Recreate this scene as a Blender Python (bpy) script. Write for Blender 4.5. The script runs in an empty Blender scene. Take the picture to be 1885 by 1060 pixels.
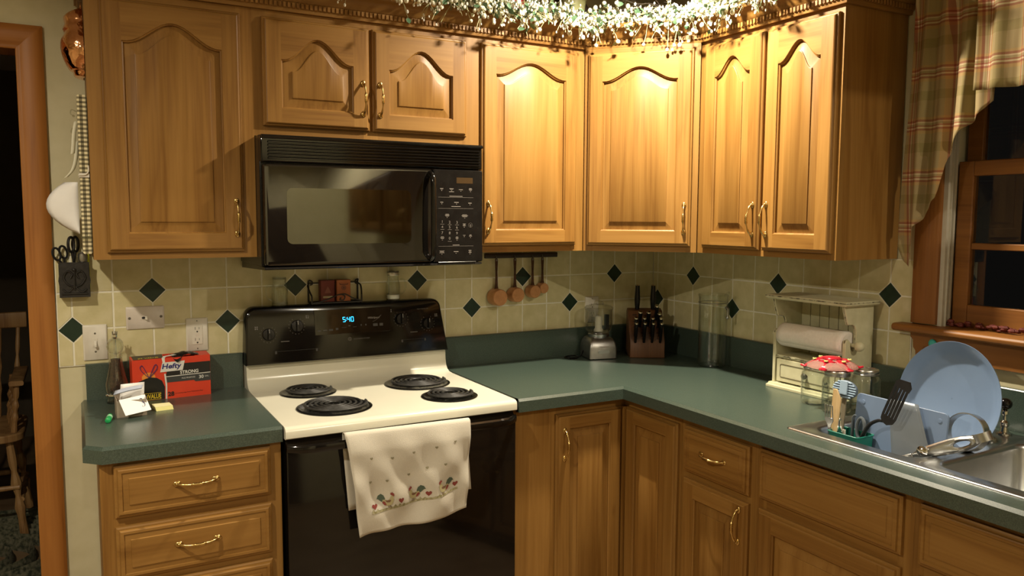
import bpy, bmesh, math, random
from mathutils import Vector, Matrix
PI = math.pi
random.seed(7)
SC = bpy.context.scene
COL = SC.collection

# ------------------------------------------------------------------ camera, world, lights, exposure
cam_d = bpy.data.cameras.new('camera')
cam = bpy.data.objects.new('camera', cam_d)
COL.objects.link(cam)
SC.camera = cam
cam_d.sensor_fit = 'HORIZONTAL'
cam_d.sensor_width = 36.0
cam_d.lens = 36.0 * 1455.23 / 1885.0
cam_d.clip_start = 0.02
_r = Vector((0.87676704, -0.48089504, 0.00441777))
_u = Vector((0.03881966, 0.07992616, 0.9960446))
_f = Vector((0.479346, 0.87312758, -0.0887448))
_m = Matrix((_r, _u, -_f)).transposed().to_4x4()
_m.translation = Vector((-2.34401641, -2.90332742, 1.52311164))
cam.matrix_world = _m

SC.view_settings.view_transform = 'Standard'
SC.view_settings.look = 'None'
SC.view_settings.gamma = 1.0
SC.view_settings.use_curve_mapping = False
SC.view_settings.exposure = 0.0

w = bpy.data.worlds.new('night')
SC.world = w
w.use_nodes = True
w.node_tree.nodes['Background'].inputs['Color'].default_value = (0.012, 0.011, 0.010, 1)
w.node_tree.nodes['Background'].inputs['Strength'].default_value = 0.35

WARM = (1.0, 0.87, 0.67)
CEIL = 2.48
def can_light(name, x, y, power, size=0.09, spread=150, z=CEIL, col=WARM):
    l = bpy.data.lights.new(name, 'AREA')
    l.shape = 'DISK'; l.size = size; l.energy = power; l.color = col
    l.spread = math.radians(spread)
    o = bpy.data.objects.new(name, l)
    COL.objects.link(o)
    o.location = (x, y, z - 0.012)
    return o
LIGHTS = [(-0.72, -0.86, 51, .07, 160, CEIL), (-0.60, -4.34, 66, .10, 170, 3.02), (-3.10, -1.60, 41, .08, 166, CEIL), (-2.3, -4.6, 26, .10, 160, 3.02)]
for (lx, ly, lp, ls, lsp, lz) in LIGHTS:
    can_light('ceiling_can_light', lx, ly, lp, ls, lsp, lz)

# ------------------------------------------------------------------ materials
def mat(name, col=(.5, .5, .5), rough=.5, metal=0., **k):
    m = bpy.data.materials.new(name)
    m.use_nodes = True
    b = m.node_tree.nodes['Principled BSDF']
    b.inputs['Base Color'].default_value = (*col, 1)
    b.inputs['Roughness'].default_value = rough
    b.inputs['Metallic'].default_value = metal
    for kk, v in k.items():
        b.inputs[kk.replace('_', ' ')].default_value = v
    return m
def nodes(m):
    return m.node_tree.nodes, m.node_tree.links, m.node_tree.nodes['Principled BSDF']
def ramp(N, stops, interp='LINEAR'):
    r = N.new('ShaderNodeValToRGB')
    r.color_ramp.interpolation = interp
    e = r.color_ramp.elements
    while len(e) > 1: e.remove(e[-1])
    e[0].position = stops[0][0]; e[0].color = (*stops[0][1], 1)
    for p, c in stops[1:]:
        x = e.new(p); x.color = (*c, 1)
    return r
def coords(N, L, scale, rand=0.):
    tc = N.new('ShaderNodeTexCoord')
    mp = N.new('ShaderNodeMapping'); mp.inputs['Scale'].default_value = scale
    if rand:
        oi = N.new('ShaderNodeObjectInfo')
        mu = N.new('ShaderNodeMath'); mu.operation = 'MULTIPLY'; mu.inputs[1].default_value = rand
        L.new(oi.outputs['Random'], mu.inputs[0])
        ad = N.new('ShaderNodeVectorMath'); ad.operation = 'ADD'
        L.new(tc.outputs['Object'], ad.inputs[0]); L.new(mu.outputs[0], ad.inputs[1])
        L.new(ad.outputs[0], mp.inputs['Vector'])
    else:
        L.new(tc.outputs['Object'], mp.inputs['Vector'])
    return mp
def noise_mat(name, stops, scale=(20, 20, 20), rough=.5, detail=4, dist=0., bump=0., metal=0., rand=0., vary=0., **k):
    m = mat(name, stops[0][1], rough, metal, **k)
    N, L, b = nodes(m)
    mp = coords(N, L, scale, rand)
    nz = N.new('ShaderNodeTexNoise'); nz.inputs['Scale'].default_value = 1
    nz.inputs['Detail'].default_value = detail; nz.inputs['Distortion'].default_value = dist
    L.new(mp.outputs[0], nz.inputs['Vector'])
    r = ramp(N, stops); L.new(nz.outputs['Fac'], r.inputs[0])
    out = r.outputs[0]
    if vary:
        oi = N.new('ShaderNodeObjectInfo')
        mr = N.new('ShaderNodeMapRange'); mr.inputs['To Min'].default_value = 1 - vary; mr.inputs['To Max'].default_value = 1 + vary
        L.new(oi.outputs['Random'], mr.inputs['Value'])
        hs = N.new('ShaderNodeHueSaturation')
        L.new(mr.outputs[0], hs.inputs['Value']); L.new(out, hs.inputs['Color'])
        out = hs.outputs[0]
    L.new(out, b.inputs['Base Color'])
    if bump:
        bp = N.new('ShaderNodeBump'); bp.inputs['Strength'].default_value = bump; bp.inputs['Distance'].default_value = .002
        L.new(nz.outputs['Fac'], bp.inputs['Height']); L.new(bp.outputs[0], b.inputs['Normal'])
    return m
def wood(name, axis, dark, mid, light, rough=.44, sc=1.0, vary=.08):
    # axis: grain direction in object space
    m = mat(name, mid, rough, Specular_IOR_Level=.34)
    N, L, b = nodes(m)
    s1 = [9 * sc] * 3; s1[axis] = .75 * sc
    s2 = [150 * sc] * 3; s2[axis] = 3.5 * sc
    m1 = coords(N, L, s1, 7.0); m2 = coords(N, L, s2, 3.0)
    n1 = N.new('ShaderNodeTexNoise'); n1.inputs['Scale'].default_value = 1; n1.inputs['Detail'].default_value = 3; n1.inputs['Distortion'].default_value = 1.1
    n2 = N.new('ShaderNodeTexNoise'); n2.inputs['Scale'].default_value = 1; n2.inputs['Detail'].default_value = 3
    L.new(m1.outputs[0], n1.inputs['Vector']); L.new(m2.outputs[0], n2.inputs['Vector'])
    # rings: fold the broad noise into cathedral-like bands
    mu = N.new('ShaderNodeMath'); mu.operation = 'MULTIPLY'; mu.inputs[1].default_value = 5.0
    fr = N.new('ShaderNodeMath'); fr.operation = 'PINGPONG'; fr.inputs[1].default_value = 1.0
    L.new(n1.outputs['Fac'], mu.inputs[0]); L.new(mu.outputs[0], fr.inputs[0])
    mx = N.new('ShaderNodeMath'); mx.operation = 'MULTIPLY_ADD'; mx.inputs[1].default_value = .55
    L.new(n2.outputs['Fac'], mx.inputs[0])
    sc_ = N.new('ShaderNodeMath'); sc_.operation = 'MULTIPLY'; sc_.inputs[1].default_value = .45
    L.new(fr.outputs[0], sc_.inputs[0]); L.new(sc_.outputs[0], mx.inputs[2])
    r = ramp(N, [(.18, dark), (.45, mid), (.8, light)])
    L.new(mx.outputs[0], r.inputs[0])
    oi = N.new('ShaderNodeObjectInfo')
    mr = N.new('ShaderNodeMapRange'); mr.inputs['To Min'].default_value = 1 - vary; mr.inputs['To Max'].default_value = 1 + vary
    L.new(oi.outputs['Random'], mr.inputs['Value'])
    hs = N.new('ShaderNodeHueSaturation'); L.new(mr.outputs[0], hs.inputs['Value']); L.new(r.outputs[0], hs.inputs['Color'])
    L.new(hs.outputs[0], b.inputs['Base Color'])
    bp = N.new('ShaderNodeBump'); bp.inputs['Strength'].default_value = .12; bp.inputs['Distance'].default_value = .001
    L.new(n2.outputs['Fac'], bp.inputs['Height']); L.new(bp.outputs[0], b.inputs['Normal'])
    return m
WD, WM, WL = (.180, .082, .016), (.242, .121, .027), (.290, .152, .038)
wood_v = wood('oak_vertical', 2, WD, WM, WL)
wood_h = wood('oak_horizontal', 0, WD, WM, WL)
wood_y = wood('oak_depth', 1, WD, WM, WL)
cas_v = wood('casing_vertical', 2, (.26, .095, .020), (.36, .142, .030), (.41, .17, .038))
cas_h = wood('casing_horizontal', 0, (.26, .095, .020), (.36, .142, .030), (.41, .17, .038))
cas_w = wood('window_casing_shaded', 2, (.17, .062, .014), (.24, .092, .020), (.28, .112, .026))  # casing wood darkened: the window side's dimmer light is put into the colour
cas_y = wood('casing_along_shaded', 1, (.16, .060, .014), (.22, .088, .020), (.26, .108, .025))  # depth-grain casing wood, darkened the same way to stand for shade
chair_wood = wood('chair_maple', 2, (.20, .10, .035), (.36, .20, .08), (.45, .27, .11))
block_wood = wood('walnut_block', 2, (.05, .020, .008), (.10, .042, .016), (.14, .062, .024))
spoon_wood = wood('beech_spoon', 2, (.42, .28, .12), (.55, .39, .19), (.62, .46, .25))
wall_m = noise_mat('wall_paper_cream', [(.3, (.56, .52, .33)), (.7, (.63, .59, .40))], (14, 14, 14), .8, bump=.1)
wallgrey = noise_mat('upper_wall_paint', [(.3, (.42, .38, .27)), (.7, (.47, .42, .31))], (6, 6, 6), .85)
ceil_m = noise_mat('ceiling_paint', [(.3, (.58, .55, .50)), (.7, (.62, .59, .54))], (40, 40, 40), .9, bump=.2)
floor_m = noise_mat('floor_vinyl', [(.3, (.16, .10, .05)), (.7, (.24, .16, .09))], (5, 5, 5), .4)
tile_m = noise_mat('cream_tile', [(.25, (.52, .47, .25)), (.55, (.60, .545, .32)), (.8, (.67, .61, .40))], (22, 22, 22), .42, bump=.15, rand=5., vary=.05)
grout_m = noise_mat('grout', [(.3, (.74, .72, .60)), (.7, (.80, .78, .66))], (60, 60, 60), .8)
green_tile = noise_mat('green_tile', [(.3, (.006, .022, .012)), (.7, (.012, .034, .02))], (30, 30, 30), .35)
counter_m = noise_mat('green_laminate', [(.35, (.032, .051, .040)), (.5, (.043, .066, .052)), (.66, (.070, .098, .080))], (420, 420, 420), .30, detail=2, IOR=1.65)
brass = noise_mat('antique_brass', [(.3, (.50, .34, .12)), (.7, (.72, .53, .22))], (60, 60, 60), .24, metal=1.)
chrome = mat('chrome', (.75, .74, .70), .12, 1.)
steel = noise_mat('brushed_steel', [(.3, (.42, .43, .43)), (.7, (.50, .51, .51))], (15, 300, 15), .28, metal=1.)
steel_b = noise_mat('satin_steel', [(.3, (.32, .32, .31)), (.7, (.42, .42, .41))], (40, 40, 40), .36, metal=1.)
black_gloss = noise_mat('black_enamel', [(.3, (.004, .0035, .003)), (.7, (.007, .006, .005))], (8, 8, 8), .09)
black_satin = noise_mat('black_plastic', [(.3, (.006, .005, .0045)), (.7, (.010, .009, .008))], (30, 30, 30), .24, Specular_IOR_Level=.28)
black_glass = noise_mat('black_oven_glass', [(.3, (.004, .003, .0025)), (.7, (.006, .005, .004))], (5, 5, 5), .06)
mesh_glass = noise_mat('microwave_window', [(.3, (.125, .125, .11)), (.7, (.145, .145, .13))], (900, 900, 900), .05, metal=1.)
door_glass = noise_mat('microwave_door_glass', [(.3, (.004, .0035, .003)), (.7, (.006, .005, .004))], (8, 8, 8), .05, IOR=1.85)
iron = noise_mat('cast_iron', [(.3, (.008, .007, .006)), (.7, (.02, .017, .014))], (90, 90, 90), .5, bump=.5)
pan_m = noise_mat('drip_pan_black', [(.3, (.004, .0038, .0035)), (.7, (.007, .0065, .006))], (20, 20, 20), .16, Specular_IOR_Level=.22)
coil_m = noise_mat('burner_coil', [(.3, (.012, .012, .011)), (.7, (.035, .034, .032))], (80, 80, 80), .45)
cream = noise_mat('almond_enamel', [(.3, (.61, .595, .485)), (.7, (.65, .635, .525))], (4, 4, 4), .18)
white_pl = noise_mat('white_plate', [(.3, (.66, .63, .55)), (.7, (.72, .69, .61))], (30, 30, 30), .4)
pink_pl = noise_mat('pinkish_plate', [(.3, (.62, .56, .50)), (.7, (.68, .62, .56))], (30, 30, 30), .4)
white_paper = noise_mat('white_paper', [(.3, (.86, .86, .85)), (.7, (.90, .90, .89))], (30, 30, 30), .8)
dark_slot = mat('dark_slot', (.01, .009, .008), .6)
screw_m = mat('screw_grey', (.16, .15, .13), .4, .6)
copper = noise_mat('copper', [(.3, (.62, .26, .10)), (.7, (.80, .36, .16))], (50, 50, 50), .3, metal=1.)
copper_br = noise_mat('bright_copper', [(.3, (.80, .38, .18)), (.7, (.95, .50, .26))], (70, 70, 70), .12, metal=1., bump=1., detail=1)
copper_m = noise_mat('copper_matte', [(.3, (.50, .24, .10)), (.7, (.62, .31, .14))], (50, 50, 50), .38, metal=.35)
dark_wood = noise_mat('dark_rail_wood', [(.3, (.02, .012, .008)), (.7, (.045, .025, .015))], (10, 80, 80), .5)
handle_br = noise_mat('bronze_handle', [(.3, (.05, .022, .012)), (.7, (.10, .045, .022))], (60, 60, 60), .4, metal=.5)
red_box = noise_mat('box_red', [(.3, (.66, .045, .015)), (.7, (.74, .06, .02))], (12, 12, 12), .42)
box_black = mat('box_black', (.012, .010, .008), .4)
box_grey = mat('box_grey', (.045, .048, .048), .45)
box_white = mat('box_white', (.72, .72, .68), .5)
navy = mat('navy_ink', (.02, .02, .16), .5)
yellow_ink = mat('yellow_ink', (.75, .55, .03), .5)
grey_ink = mat('grey_ink', (.42, .41, .38), .5)
dim_ink = mat('dim_ink', (.13, .12, .11), .5)
bag_m = mat('bag_black', (.012, .011, .010), .22)
glow_m = noise_mat('box_orange', [(.3, (.80, .25, .03)), (.7, (.85, .32, .05))], (10, 10, 10), .5)
def thin_glass(name, tint, rough, ior):
    m = bpy.data.materials.new(name); m.use_nodes = True
    N, L = m.node_tree.nodes, m.node_tree.links
    N.remove(N['Principled BSDF'])
    tr = N.new('ShaderNodeBsdfTransparent'); tr.inputs[0].default_value = (*tint, 1)
    gl = N.new('ShaderNodeBsdfGlossy'); gl.inputs['Roughness'].default_value = rough
    lw = N.new('ShaderNodeLayerWeight'); lw.inputs[0].default_value = .5
    pw = N.new('ShaderNodeMath'); pw.operation = 'POWER'; pw.inputs[1].default_value = 2.6
    fr = N.new('ShaderNodeMath'); fr.operation = 'MULTIPLY_ADD'; fr.inputs[1].default_value = .75; fr.inputs[2].default_value = (ior - 1) ** 2 / (ior + 1) ** 2
    L.new(lw.outputs['Facing'], pw.inputs[0]); L.new(pw.outputs[0], fr.inputs[0])
    mx = N.new('ShaderNodeMixShader')
    L.new(fr.outputs[0], mx.inputs[0]); L.new(tr.outputs[0], mx.inputs[1]); L.new(gl.outputs[0], mx.inputs[2])
    L.new(mx.outputs[0], N['Material Output'].inputs[0])
    return m
glass = thin_glass('clear_glass', (.965, .98, .965), .03, 1.6)
plastic_c = thin_glass('clear_plastic', (.90, .90, .87), .06, 1.5)
pepper_m = noise_mat('peppercorns', [(.35, (.012, .007, .004)), (.55, (.05, .02, .012)), (.7, (.10, .05, .03))], (260, 260, 260), .6, bump=1.)
salt_m = noise_mat('white_salt', [(.3, (.72, .71, .67)), (.7, (.80, .79, .75))], (300, 300, 300), .8)
lid_m = noise_mat('zinc_lid', [(.3, (.52, .51, .48)), (.7, (.64, .63, .60))], (60, 60, 60), .28, metal=1.)
green_m = mat('green_marker', (.01, .33, .09), .35)
green_l = mat('green_label', (.35, .65, .42), .5)
yellow_n = noise_mat('yellow_notes', [(.3, (.72, .68, .26)), (.7, (.78, .74, .32))], (5, 5, 400), .75)
ink_blue = mat('seahorse_ink', (.04, .035, .16), .6)
kraft = noise_mat('kraft_box', [(.3, (.30, .25, .19)), (.7, (.36, .30, .23))], (30, 30, 30), .7)
pale_blue_p = mat('pale_blue_paper', (.42, .47, .58), .8)
cream_paint = noise_mat('distressed_cream', [(.3, (.50, .48, .30)), (.6, (.58, .56, .37)), (.78, (.62, .60, .42))], (25, 25, 25), .5, bump=.1)
cream_dark = noise_mat('worn_edge', [(.35, (.05, .04, .02)), (.6, (.50, .48, .32))], (70, 70, 70), .6)
towel_w = noise_mat('paper_towel', [(.3, (.72, .68, .62)), (.7, (.78, .74, .68))], (120, 120, 120), .9, bump=.4)
blue_m = noise_mat('slate_blue_plastic', [(.3, (.16, .23, .37)), (.7, (.18, .26, .41))], (8, 8, 8), .38)
blue_l = noise_mat('light_blue_plastic', [(.3, (.17, .25, .40)), (.7, (.19, .28, .44))], (8, 8, 8), .32)
blue_pale = mat('pale_blue_plastic', (.36, .50, .66), .35)
grey_flex = mat('grey_translucent_mat', (.20, .23, .26), .25, 0., Alpha=.72)
teal_m = mat('teal_plastic', (.01, .16, .12), .4)
teal_l = mat('teal_sponge', (.05, .42, .38), .6)
nylon = noise_mat('black_nylon', [(.3, (.010, .010, .011)), (.7, (.018, .018, .020))], (40, 40, 40), .35, Specular_IOR_Level=.35)
red_pl = noise_mat('red_petal_plastic', [(.3, (.34, .008, .02)), (.7, (.44, .014, .03))], (30, 30, 30), .25)
pink_cl = mat('pink_clear_plastic', (.90, .55, .48), .12, 0., Transmission_Weight=.75, IOR=1.3)
yel_c = mat('yellow_flower_centre', (.80, .70, .25), .5)
linen = noise_mat('towel_linen', [(.3, (.52, .49, .41)), (.7, (.58, .55, .47))], (500, 500, 500), .9, bump=.3)
heart_r = mat('print_dusty_red', (.22, .045, .035), .9)
heart_g = mat('print_grey_green', (.24, .22, .14), .9)
p_green = mat('print_teal_green', (.07, .10, .07), .9)
p_cream = mat('print_olive_cream', (.38, .34, .18), .9)
p_brown = mat('print_brown', (.17, .09, .05), .9)
p_grass = noise_mat('print_grass', [(.4, (.22, .20, .09)), (.6, (.38, .35, .22))], (150, 150, 150), .9)
berry_m = noise_mat('cream_berry', [(.3, (.62, .60, .44)), (.7, (.76, .74, .60))], (90, 90, 90), .4)
bud_m = noise_mat('white_bud', [(.3, (.74, .74, .66)), (.7, (.82, .82, .74))], (90, 90, 90), .5)
leaf_m = noise_mat('garland_leaf', [(.3, (.04, .10, .05)), (.7, (.14, .24, .13))], (40, 40, 40), .45)
stem_m = mat('garland_stem', (.38, .38, .20), .6)
twig_m = noise_mat('grey_twig', [(.3, (.20, .17, .14)), (.7, (.32, .28, .24))], (60, 60, 60), .8)
gourd_m = noise_mat('pale_green_gourd', [(.3, (.40, .42, .18)), (.6, (.52, .53, .28)), (.8, (.62, .60, .38))], (18, 18, 8), .4)
red_orn = noise_mat('red_ornament', [(.3, (.30, .03, .03)), (.7, (.42, .06, .05))], (30, 30, 30), .4)
gold_rim = mat('gold_rim', (.55, .42, .2), .35, .6)
white_jamb = noise_mat('white_jamb', [(.3, (.50, .47, .38)), (.7, (.56, .53, .44))], (30, 30, 30), .5)
red_berry = noise_mat('red_garland', [(.3, (.09, .012, .01)), (.7, (.17, .03, .02))], (90, 90, 90), .6)
rug_m = noise_mat('braided_rug', [(.35, (.03, .035, .02)), (.5, (.10, .10, .06)), (.65, (.16, .15, .10))], (60, 60, 60), .95, detail=2, bump=.6)
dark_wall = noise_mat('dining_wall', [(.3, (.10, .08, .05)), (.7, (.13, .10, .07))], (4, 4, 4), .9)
lens_m = mat('lamp_lens', (1, .9, .7), .5, 0., Emission_Color=(1, .85, .6, 1), Emission_Strength=6.)
lcd_m = mat('clock_digits', (.0, .1, .2), .5, 0., Emission_Color=(.02, .45, 1., 1), Emission_Strength=4.)
amber_m = mat('amber_display', (.05, .028, .01), .3)
tin_red = noise_mat('tin_dark_red', [(.3, (.12, .012, .008)), (.7, (.17, .02, .014))], (30, 30, 30), .4)
tin_or = noise_mat('tin_orange', [(.3, (.36, .10, .03)), (.7, (.44, .14, .045))], (30, 30, 30), .4)

def plaid(name, kx, kz, stops_x, stops_z, rough=.85):
    m = mat(name, (.5, .5, .4), rough)
    N, L, b = nodes(m)
    uv = N.new('ShaderNodeUVMap'); sp = N.new('ShaderNodeSeparateXYZ'); L.new(uv.outputs[0], sp.inputs[0])
    outs = []
    for ax, k, st in (('X', kx, stops_x), ('Y', kz, stops_z)):
        mu = N.new('ShaderNodeMath'); mu.operation = 'MULTIPLY'; mu.inputs[1].default_value = k
        fr = N.new('ShaderNodeMath'); fr.operation = 'FRACT'
        L.new(sp.outputs[ax], mu.inputs[0]); L.new(mu.outputs[0], fr.inputs[0])
        r = ramp(N, st, 'CONSTANT'); L.new(fr.outputs[0], r.inputs[0]); outs.append(r)
    mx = N.new('ShaderNodeMix'); mx.data_type = 'RGBA'; mx.blend_type = 'MULTIPLY'; mx.inputs[0].default_value = 1.
    L.new(outs[0].outputs[0], mx.inputs[6]); L.new(outs[1].outputs[0], mx.inputs[7])
    L.new(mx.outputs[2], b.inputs['Base Color'])
    return m
C_, G_, R_, Y_, W_ = (.56, .49, .34), (.46, .41, .24), (.50, .25, .18), (.66, .50, .29), (.84, .77, .66)
band = [(0, C_), (.14, G_), (.32, C_), (.50, Y_), (.56, R_), (.60, W_), (.63, R_), (.66, C_), (.70, W_), (.73, R_), (.77, Y_), (.82, C_)]
curtain_m = plaid('plaid_fabric', 1 / .150, 1 / .155, band, band)
ging = [(0, (.86, .82, .66)), (.5, (.26, .24, .17))]
gingham_m = plaid('gingham_fabric', 1 / .0125, 1 / .0125, ging, ging)

# ------------------------------------------------------------------ mesh builder
class MB:
    def __init__(s): s.v = []; s.f = []; s.m = []; s.uv = None
    def add(s, vs, fs, m=0):
        o = len(s.v); s.v += [tuple(a) for a in vs]
        s.f += [tuple(i + o for i in f) for f in fs]; s.m += [m] * len(fs)
        return s
    def box(s, x0, x1, y0, y1, z0, z1, m=0):
        vs = [(x, y, z) for z in (z0, z1) for y in (y0, y1) for x in (x0, x1)]
        return s.add(vs, [(0, 2, 3, 1), (4, 5, 7, 6), (0, 1, 5, 4), (2, 6, 7, 3), (0, 4, 6, 2), (1, 3, 7, 5)], m)
    def loft(s, loops, m=0, closed=True, cap0=False, cap1=False):
        n = len(loops[0]); vs = [p for l in loops for p in l]; fs = []
        for i in range(len(loops) - 1):
            for j in range(n if closed else n - 1):
                k = (j + 1) % n
                fs.append((i * n + j, i * n + k, (i + 1) * n + k, (i + 1) * n + j))
        if cap0: fs.append(tuple(range(n - 1, -1, -1)))
        if cap1: fs.append(tuple((len(loops) - 1) * n + j for j in range(n)))
        return s.add(vs, fs, m)
    def lathe(s, prof, n=24, c=(0, 0, 0), M=None, m=0, cap0=True, cap1=True):
        loops = []
        for r, z in prof:
            l = []
            for i in range(n):
                a = 2 * PI * i / n
                p = Vector((r * math.cos(a), r * math.sin(a), z))
                if M is not None: p = M @ p
                l.append((p.x + c[0], p.y + c[1], p.z + c[2]))
            loops.append(l)
        return s.loft(loops, m, True, cap0 and prof[0][0] > 1e-5, cap1 and prof[-1][0] > 1e-5)
    def tube(s, pts, r, n=8, m=0, closed=False, flat=1.0):
        pts = [Vector(p) for p in pts]; N = len(pts)
        rs = r if isinstance(r, (list, tuple)) else [r] * N
        loops = []; up = None
        for i in range(N):
            if closed: t = pts[(i + 1) % N] - pts[i - 1]
            else: t = pts[min(i + 1, N - 1)] - pts[max(i - 1, 0)]
            if t.length < 1e-9: t = Vector((0, 0, 1))
            t.normalize()
            if up is None:
                up = Vector((0, 0, 1)) if abs(t.z) < .9 else Vector((0, 1, 0))
            a = up - t * up.dot(t)
            if a.length < 1e-6: a = Vector((1, 0, 0)) - t * t.x
            a.normalize(); b = t.cross(a); up = a
            loops.append([tuple(pts[i] + a * (rs[i] * math.cos(2 * PI * k / n)) + b * (rs[i] * flat * math.sin(2 * PI * k / n))) for k in range(n)])
        if closed: loops.append(loops[0]); return s.loft(loops, m)
        return s.loft(loops, m, True, True, True)
    def prism(s, out, axis, d0, d1, m=0):
        # out: 2D outline; axis: 'y' -> (x,z) outline extruded in y, 'x' -> (y,z), 'z' -> (x,y)
        def P(a, b, d): return {'y': (a, d, b), 'x': (d, a, b), 'z': (a, b, d)}[axis]
        return s.loft([[P(a, b, d0) for a, b in out], [P(a, b, d1) for a, b in out]], m, True, True, True)
    def ball(s, c, r, nu=8, nv=6, m=0, sc=(1, 1, 1), M=None):
        prof = [(max(1e-6, math.sin(PI * i / nv)) * r, -math.cos(PI * i / nv) * r) for i in range(nv + 1)]
        S = Matrix.Diagonal(sc)
        if M is not None: S = M @ S
        return s.lathe(prof, nu, c, S, m, False, False)
    def xf(s, M):
        s.v = [tuple(M @ Vector(p)) for p in s.v]; return s
    def join(s, o, off=0):
        return s.add(o.v, o.f, 0) if not off and not any(o.m) else s._j(o, off)
    def _j(s, o, off):
        k = len(s.v); s.v += o.v; s.f += [tuple(i + k for i in f) for f in o.f]; s.m += [a + off for a in o.m]; return s
def part(name, mb, mats, parent=None, smooth=True, bev=0., sub=0, angle=35, solid=0., label=None, kind=None, uvf=None):
    me = bpy.data.meshes.new(name)
    me.from_pydata(mb.v, [], mb.f)
    if not isinstance(mats, (list, tuple)): mats = [mats]
    for m in mats: me.materials.append(m)
    if len(mats) > 1:
        me.polygons.foreach_set('material_index', mb.m)
    me.update()
    bm = bmesh.new(); bm.from_mesh(me)
    bmesh.ops.remove_doubles(bm, verts=bm.verts, dist=1e-6)
    bmesh.ops.recalc_face_normals(bm, faces=bm.faces)
    bm.to_mesh(me); bm.free()
    if smooth:
        me.polygons.foreach_set('use_smooth', [True] * len(me.polygons))
        me.set_sharp_from_angle(angle=math.radians(angle))
    if uvf:
        uv = me.uv_layers.new(name='UVMap')
        for lp in me.loops:
            uv.data[lp.index].uv = uvf(me.vertices[lp.vertex_index].co)
    o = bpy.data.objects.new(name, me)
    COL.objects.link(o)
    if parent: o.parent = parent
    if solid:
        q = o.modifiers.new('thickness', 'SOLIDIFY'); q.thickness = solid; q.offset = 0
    if bev:
        q = o.modifiers.new('bevel', 'BEVEL'); q.width = bev; q.segments = 2; q.limit_method = 'ANGLE'; q.angle_limit = math.radians(40)
    if sub:
        q = o.modifiers.new('smooth', 'SUBSURF'); q.levels = sub; q.render_levels = sub
    if label: o['label'] = label
    if kind: o['kind'] = kind
    return o
def thing(name, label, cat, loc=(0, 0, 0), rz=0., group=None):
    o = bpy.data.objects.new(name, None); COL.objects.link(o)
    o.empty_display_size = .05
    o.location = loc; o.rotation_euler = (0, 0, rz); o['label'] = label; o['category'] = cat
    if group: o['group'] = group
    return o
def tag(o, label, cat, group=None, loc=None, rz=None):
    o['label'] = label; o['category'] = cat
    if group: o['group'] = group
    if loc is not None: o.location = loc
    if rz is not None: o.rotation_euler = (0, 0, rz)
    return o
def struct(name, mb, mats, parent=None, **k):
    o = part(name, mb, mats, parent, **k)
    if not parent: o['kind'] = 'structure'
    return o
def inst(o, parent, loc=(0, 0, 0), rot=(0, 0, 0), name=None, scale=None):
    c = o.copy(); COL.objects.link(c); c.parent = parent; c.location = loc; c.rotation_euler = rot
    if scale: c.scale = scale
    if name: c.name = name
    return c
def dup(root, loc, rz=None, label=None, group=None):
    r = root.copy(); COL.objects.link(r); r.location = loc
    if rz is not None: r.rotation_euler = (0, 0, rz)
    if label: r['label'] = label
    if group: r['group'] = group
    for ch in list(root.children):
        c = ch.copy(); COL.objects.link(c); c.parent = r
        for g in ch.children:
            d = g.copy(); COL.objects.link(d); d.parent = c
    return r
def rrect(x0, x1, y0, y1, r, n=6):
    out = []
    for cx, cy, a0 in ((x1 - r, y1 - r, 0), (x0 + r, y1 - r, 90), (x0 + r, y0 + r, 180), (x1 - r, y0 + r, 270)):
        for i in range(n + 1):
            a = math.radians(a0 + 90 * i / n); out.append((cx + r * math.cos(a), cy + r * math.sin(a)))
    return out
def sweep(mb, prof, path, side=1, m=0, caps=True):
    # prof: [(outward, z)], path: plan points; side +1 = outward to the right of travel
    P = [Vector((a, b)) for a, b in path]; loops = []
    for i in range(len(P)):
        ds = []
        if i > 0: ds.append((P[i] - P[i - 1]).normalized())
        if i < len(P) - 1: ds.append((P[i + 1] - P[i]).normalized())
        ns = [Vector((d.y, -d.x)) * side for d in ds]
        n = ns[0] if len(ns) == 1 else (ns[0] + ns[1]) / (1 + ns[0].dot(ns[1]))
        loops.append([(P[i].x + n.x * o, P[i].y + n.y * o, z) for o, z in prof])
    mb.loft(loops, m, True, caps, caps)
    return mb
def text(mb, body, O, R, U, width=None, height=None, m=0, shear=0., align='LEFT', bold=0.):
    cu = bpy.data.curves.new('t', 'FONT'); cu.body = body; cu.size = 1.0; cu.shear = shear; cu.offset = bold; cu.resolution_u = 3
    ob = bpy.data.objects.new('t', cu); COL.objects.link(ob)
    dg = bpy.context.evaluated_depsgraph_get()
    me = bpy.data.meshes.new_from_object(ob.evaluated_get(dg))
    vs = [v.co.copy() for v in me.vertices]; fs = [tuple(p.vertices) for p in me.polygons]
    bpy.data.objects.remove(ob); bpy.data.curves.remove(cu); bpy.data.meshes.remove(me)
    if not vs: return mb
    x0 = min(v.x for v in vs); x1 = max(v.x for v in vs); y0 = min(v.y for v in vs); y1 = max(v.y for v in vs)
    sx = sy = 1.
    if height: sy = height / (y1 - y0); sx = sy
    if width: sx = width / (x1 - x0)
    if width and not height: sy = sx
    ox = {'LEFT': 0, 'CENTER': -.5 * (x1 - x0) * sx, 'RIGHT': -(x1 - x0) * sx}[align]
    O, R, U = Vector(O), Vector(R), Vector(U)
    mb.add([tuple(O + R * ((v.x - x0) * sx + ox) + U * ((v.y - y0) * sy)) for v in vs], fs, m)
    return mb
def ring(r, n=32, c=(0, 0, 0), a=(1, 0, 0), b=(0, 1, 0)):
    a, b, c = Vector(a), Vector(b), Vector(c)
    return [tuple(c + a * (r * math.cos(2 * PI * i / n)) + b * (r * math.sin(2 * PI * i / n))) for i in range(n)]
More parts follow.
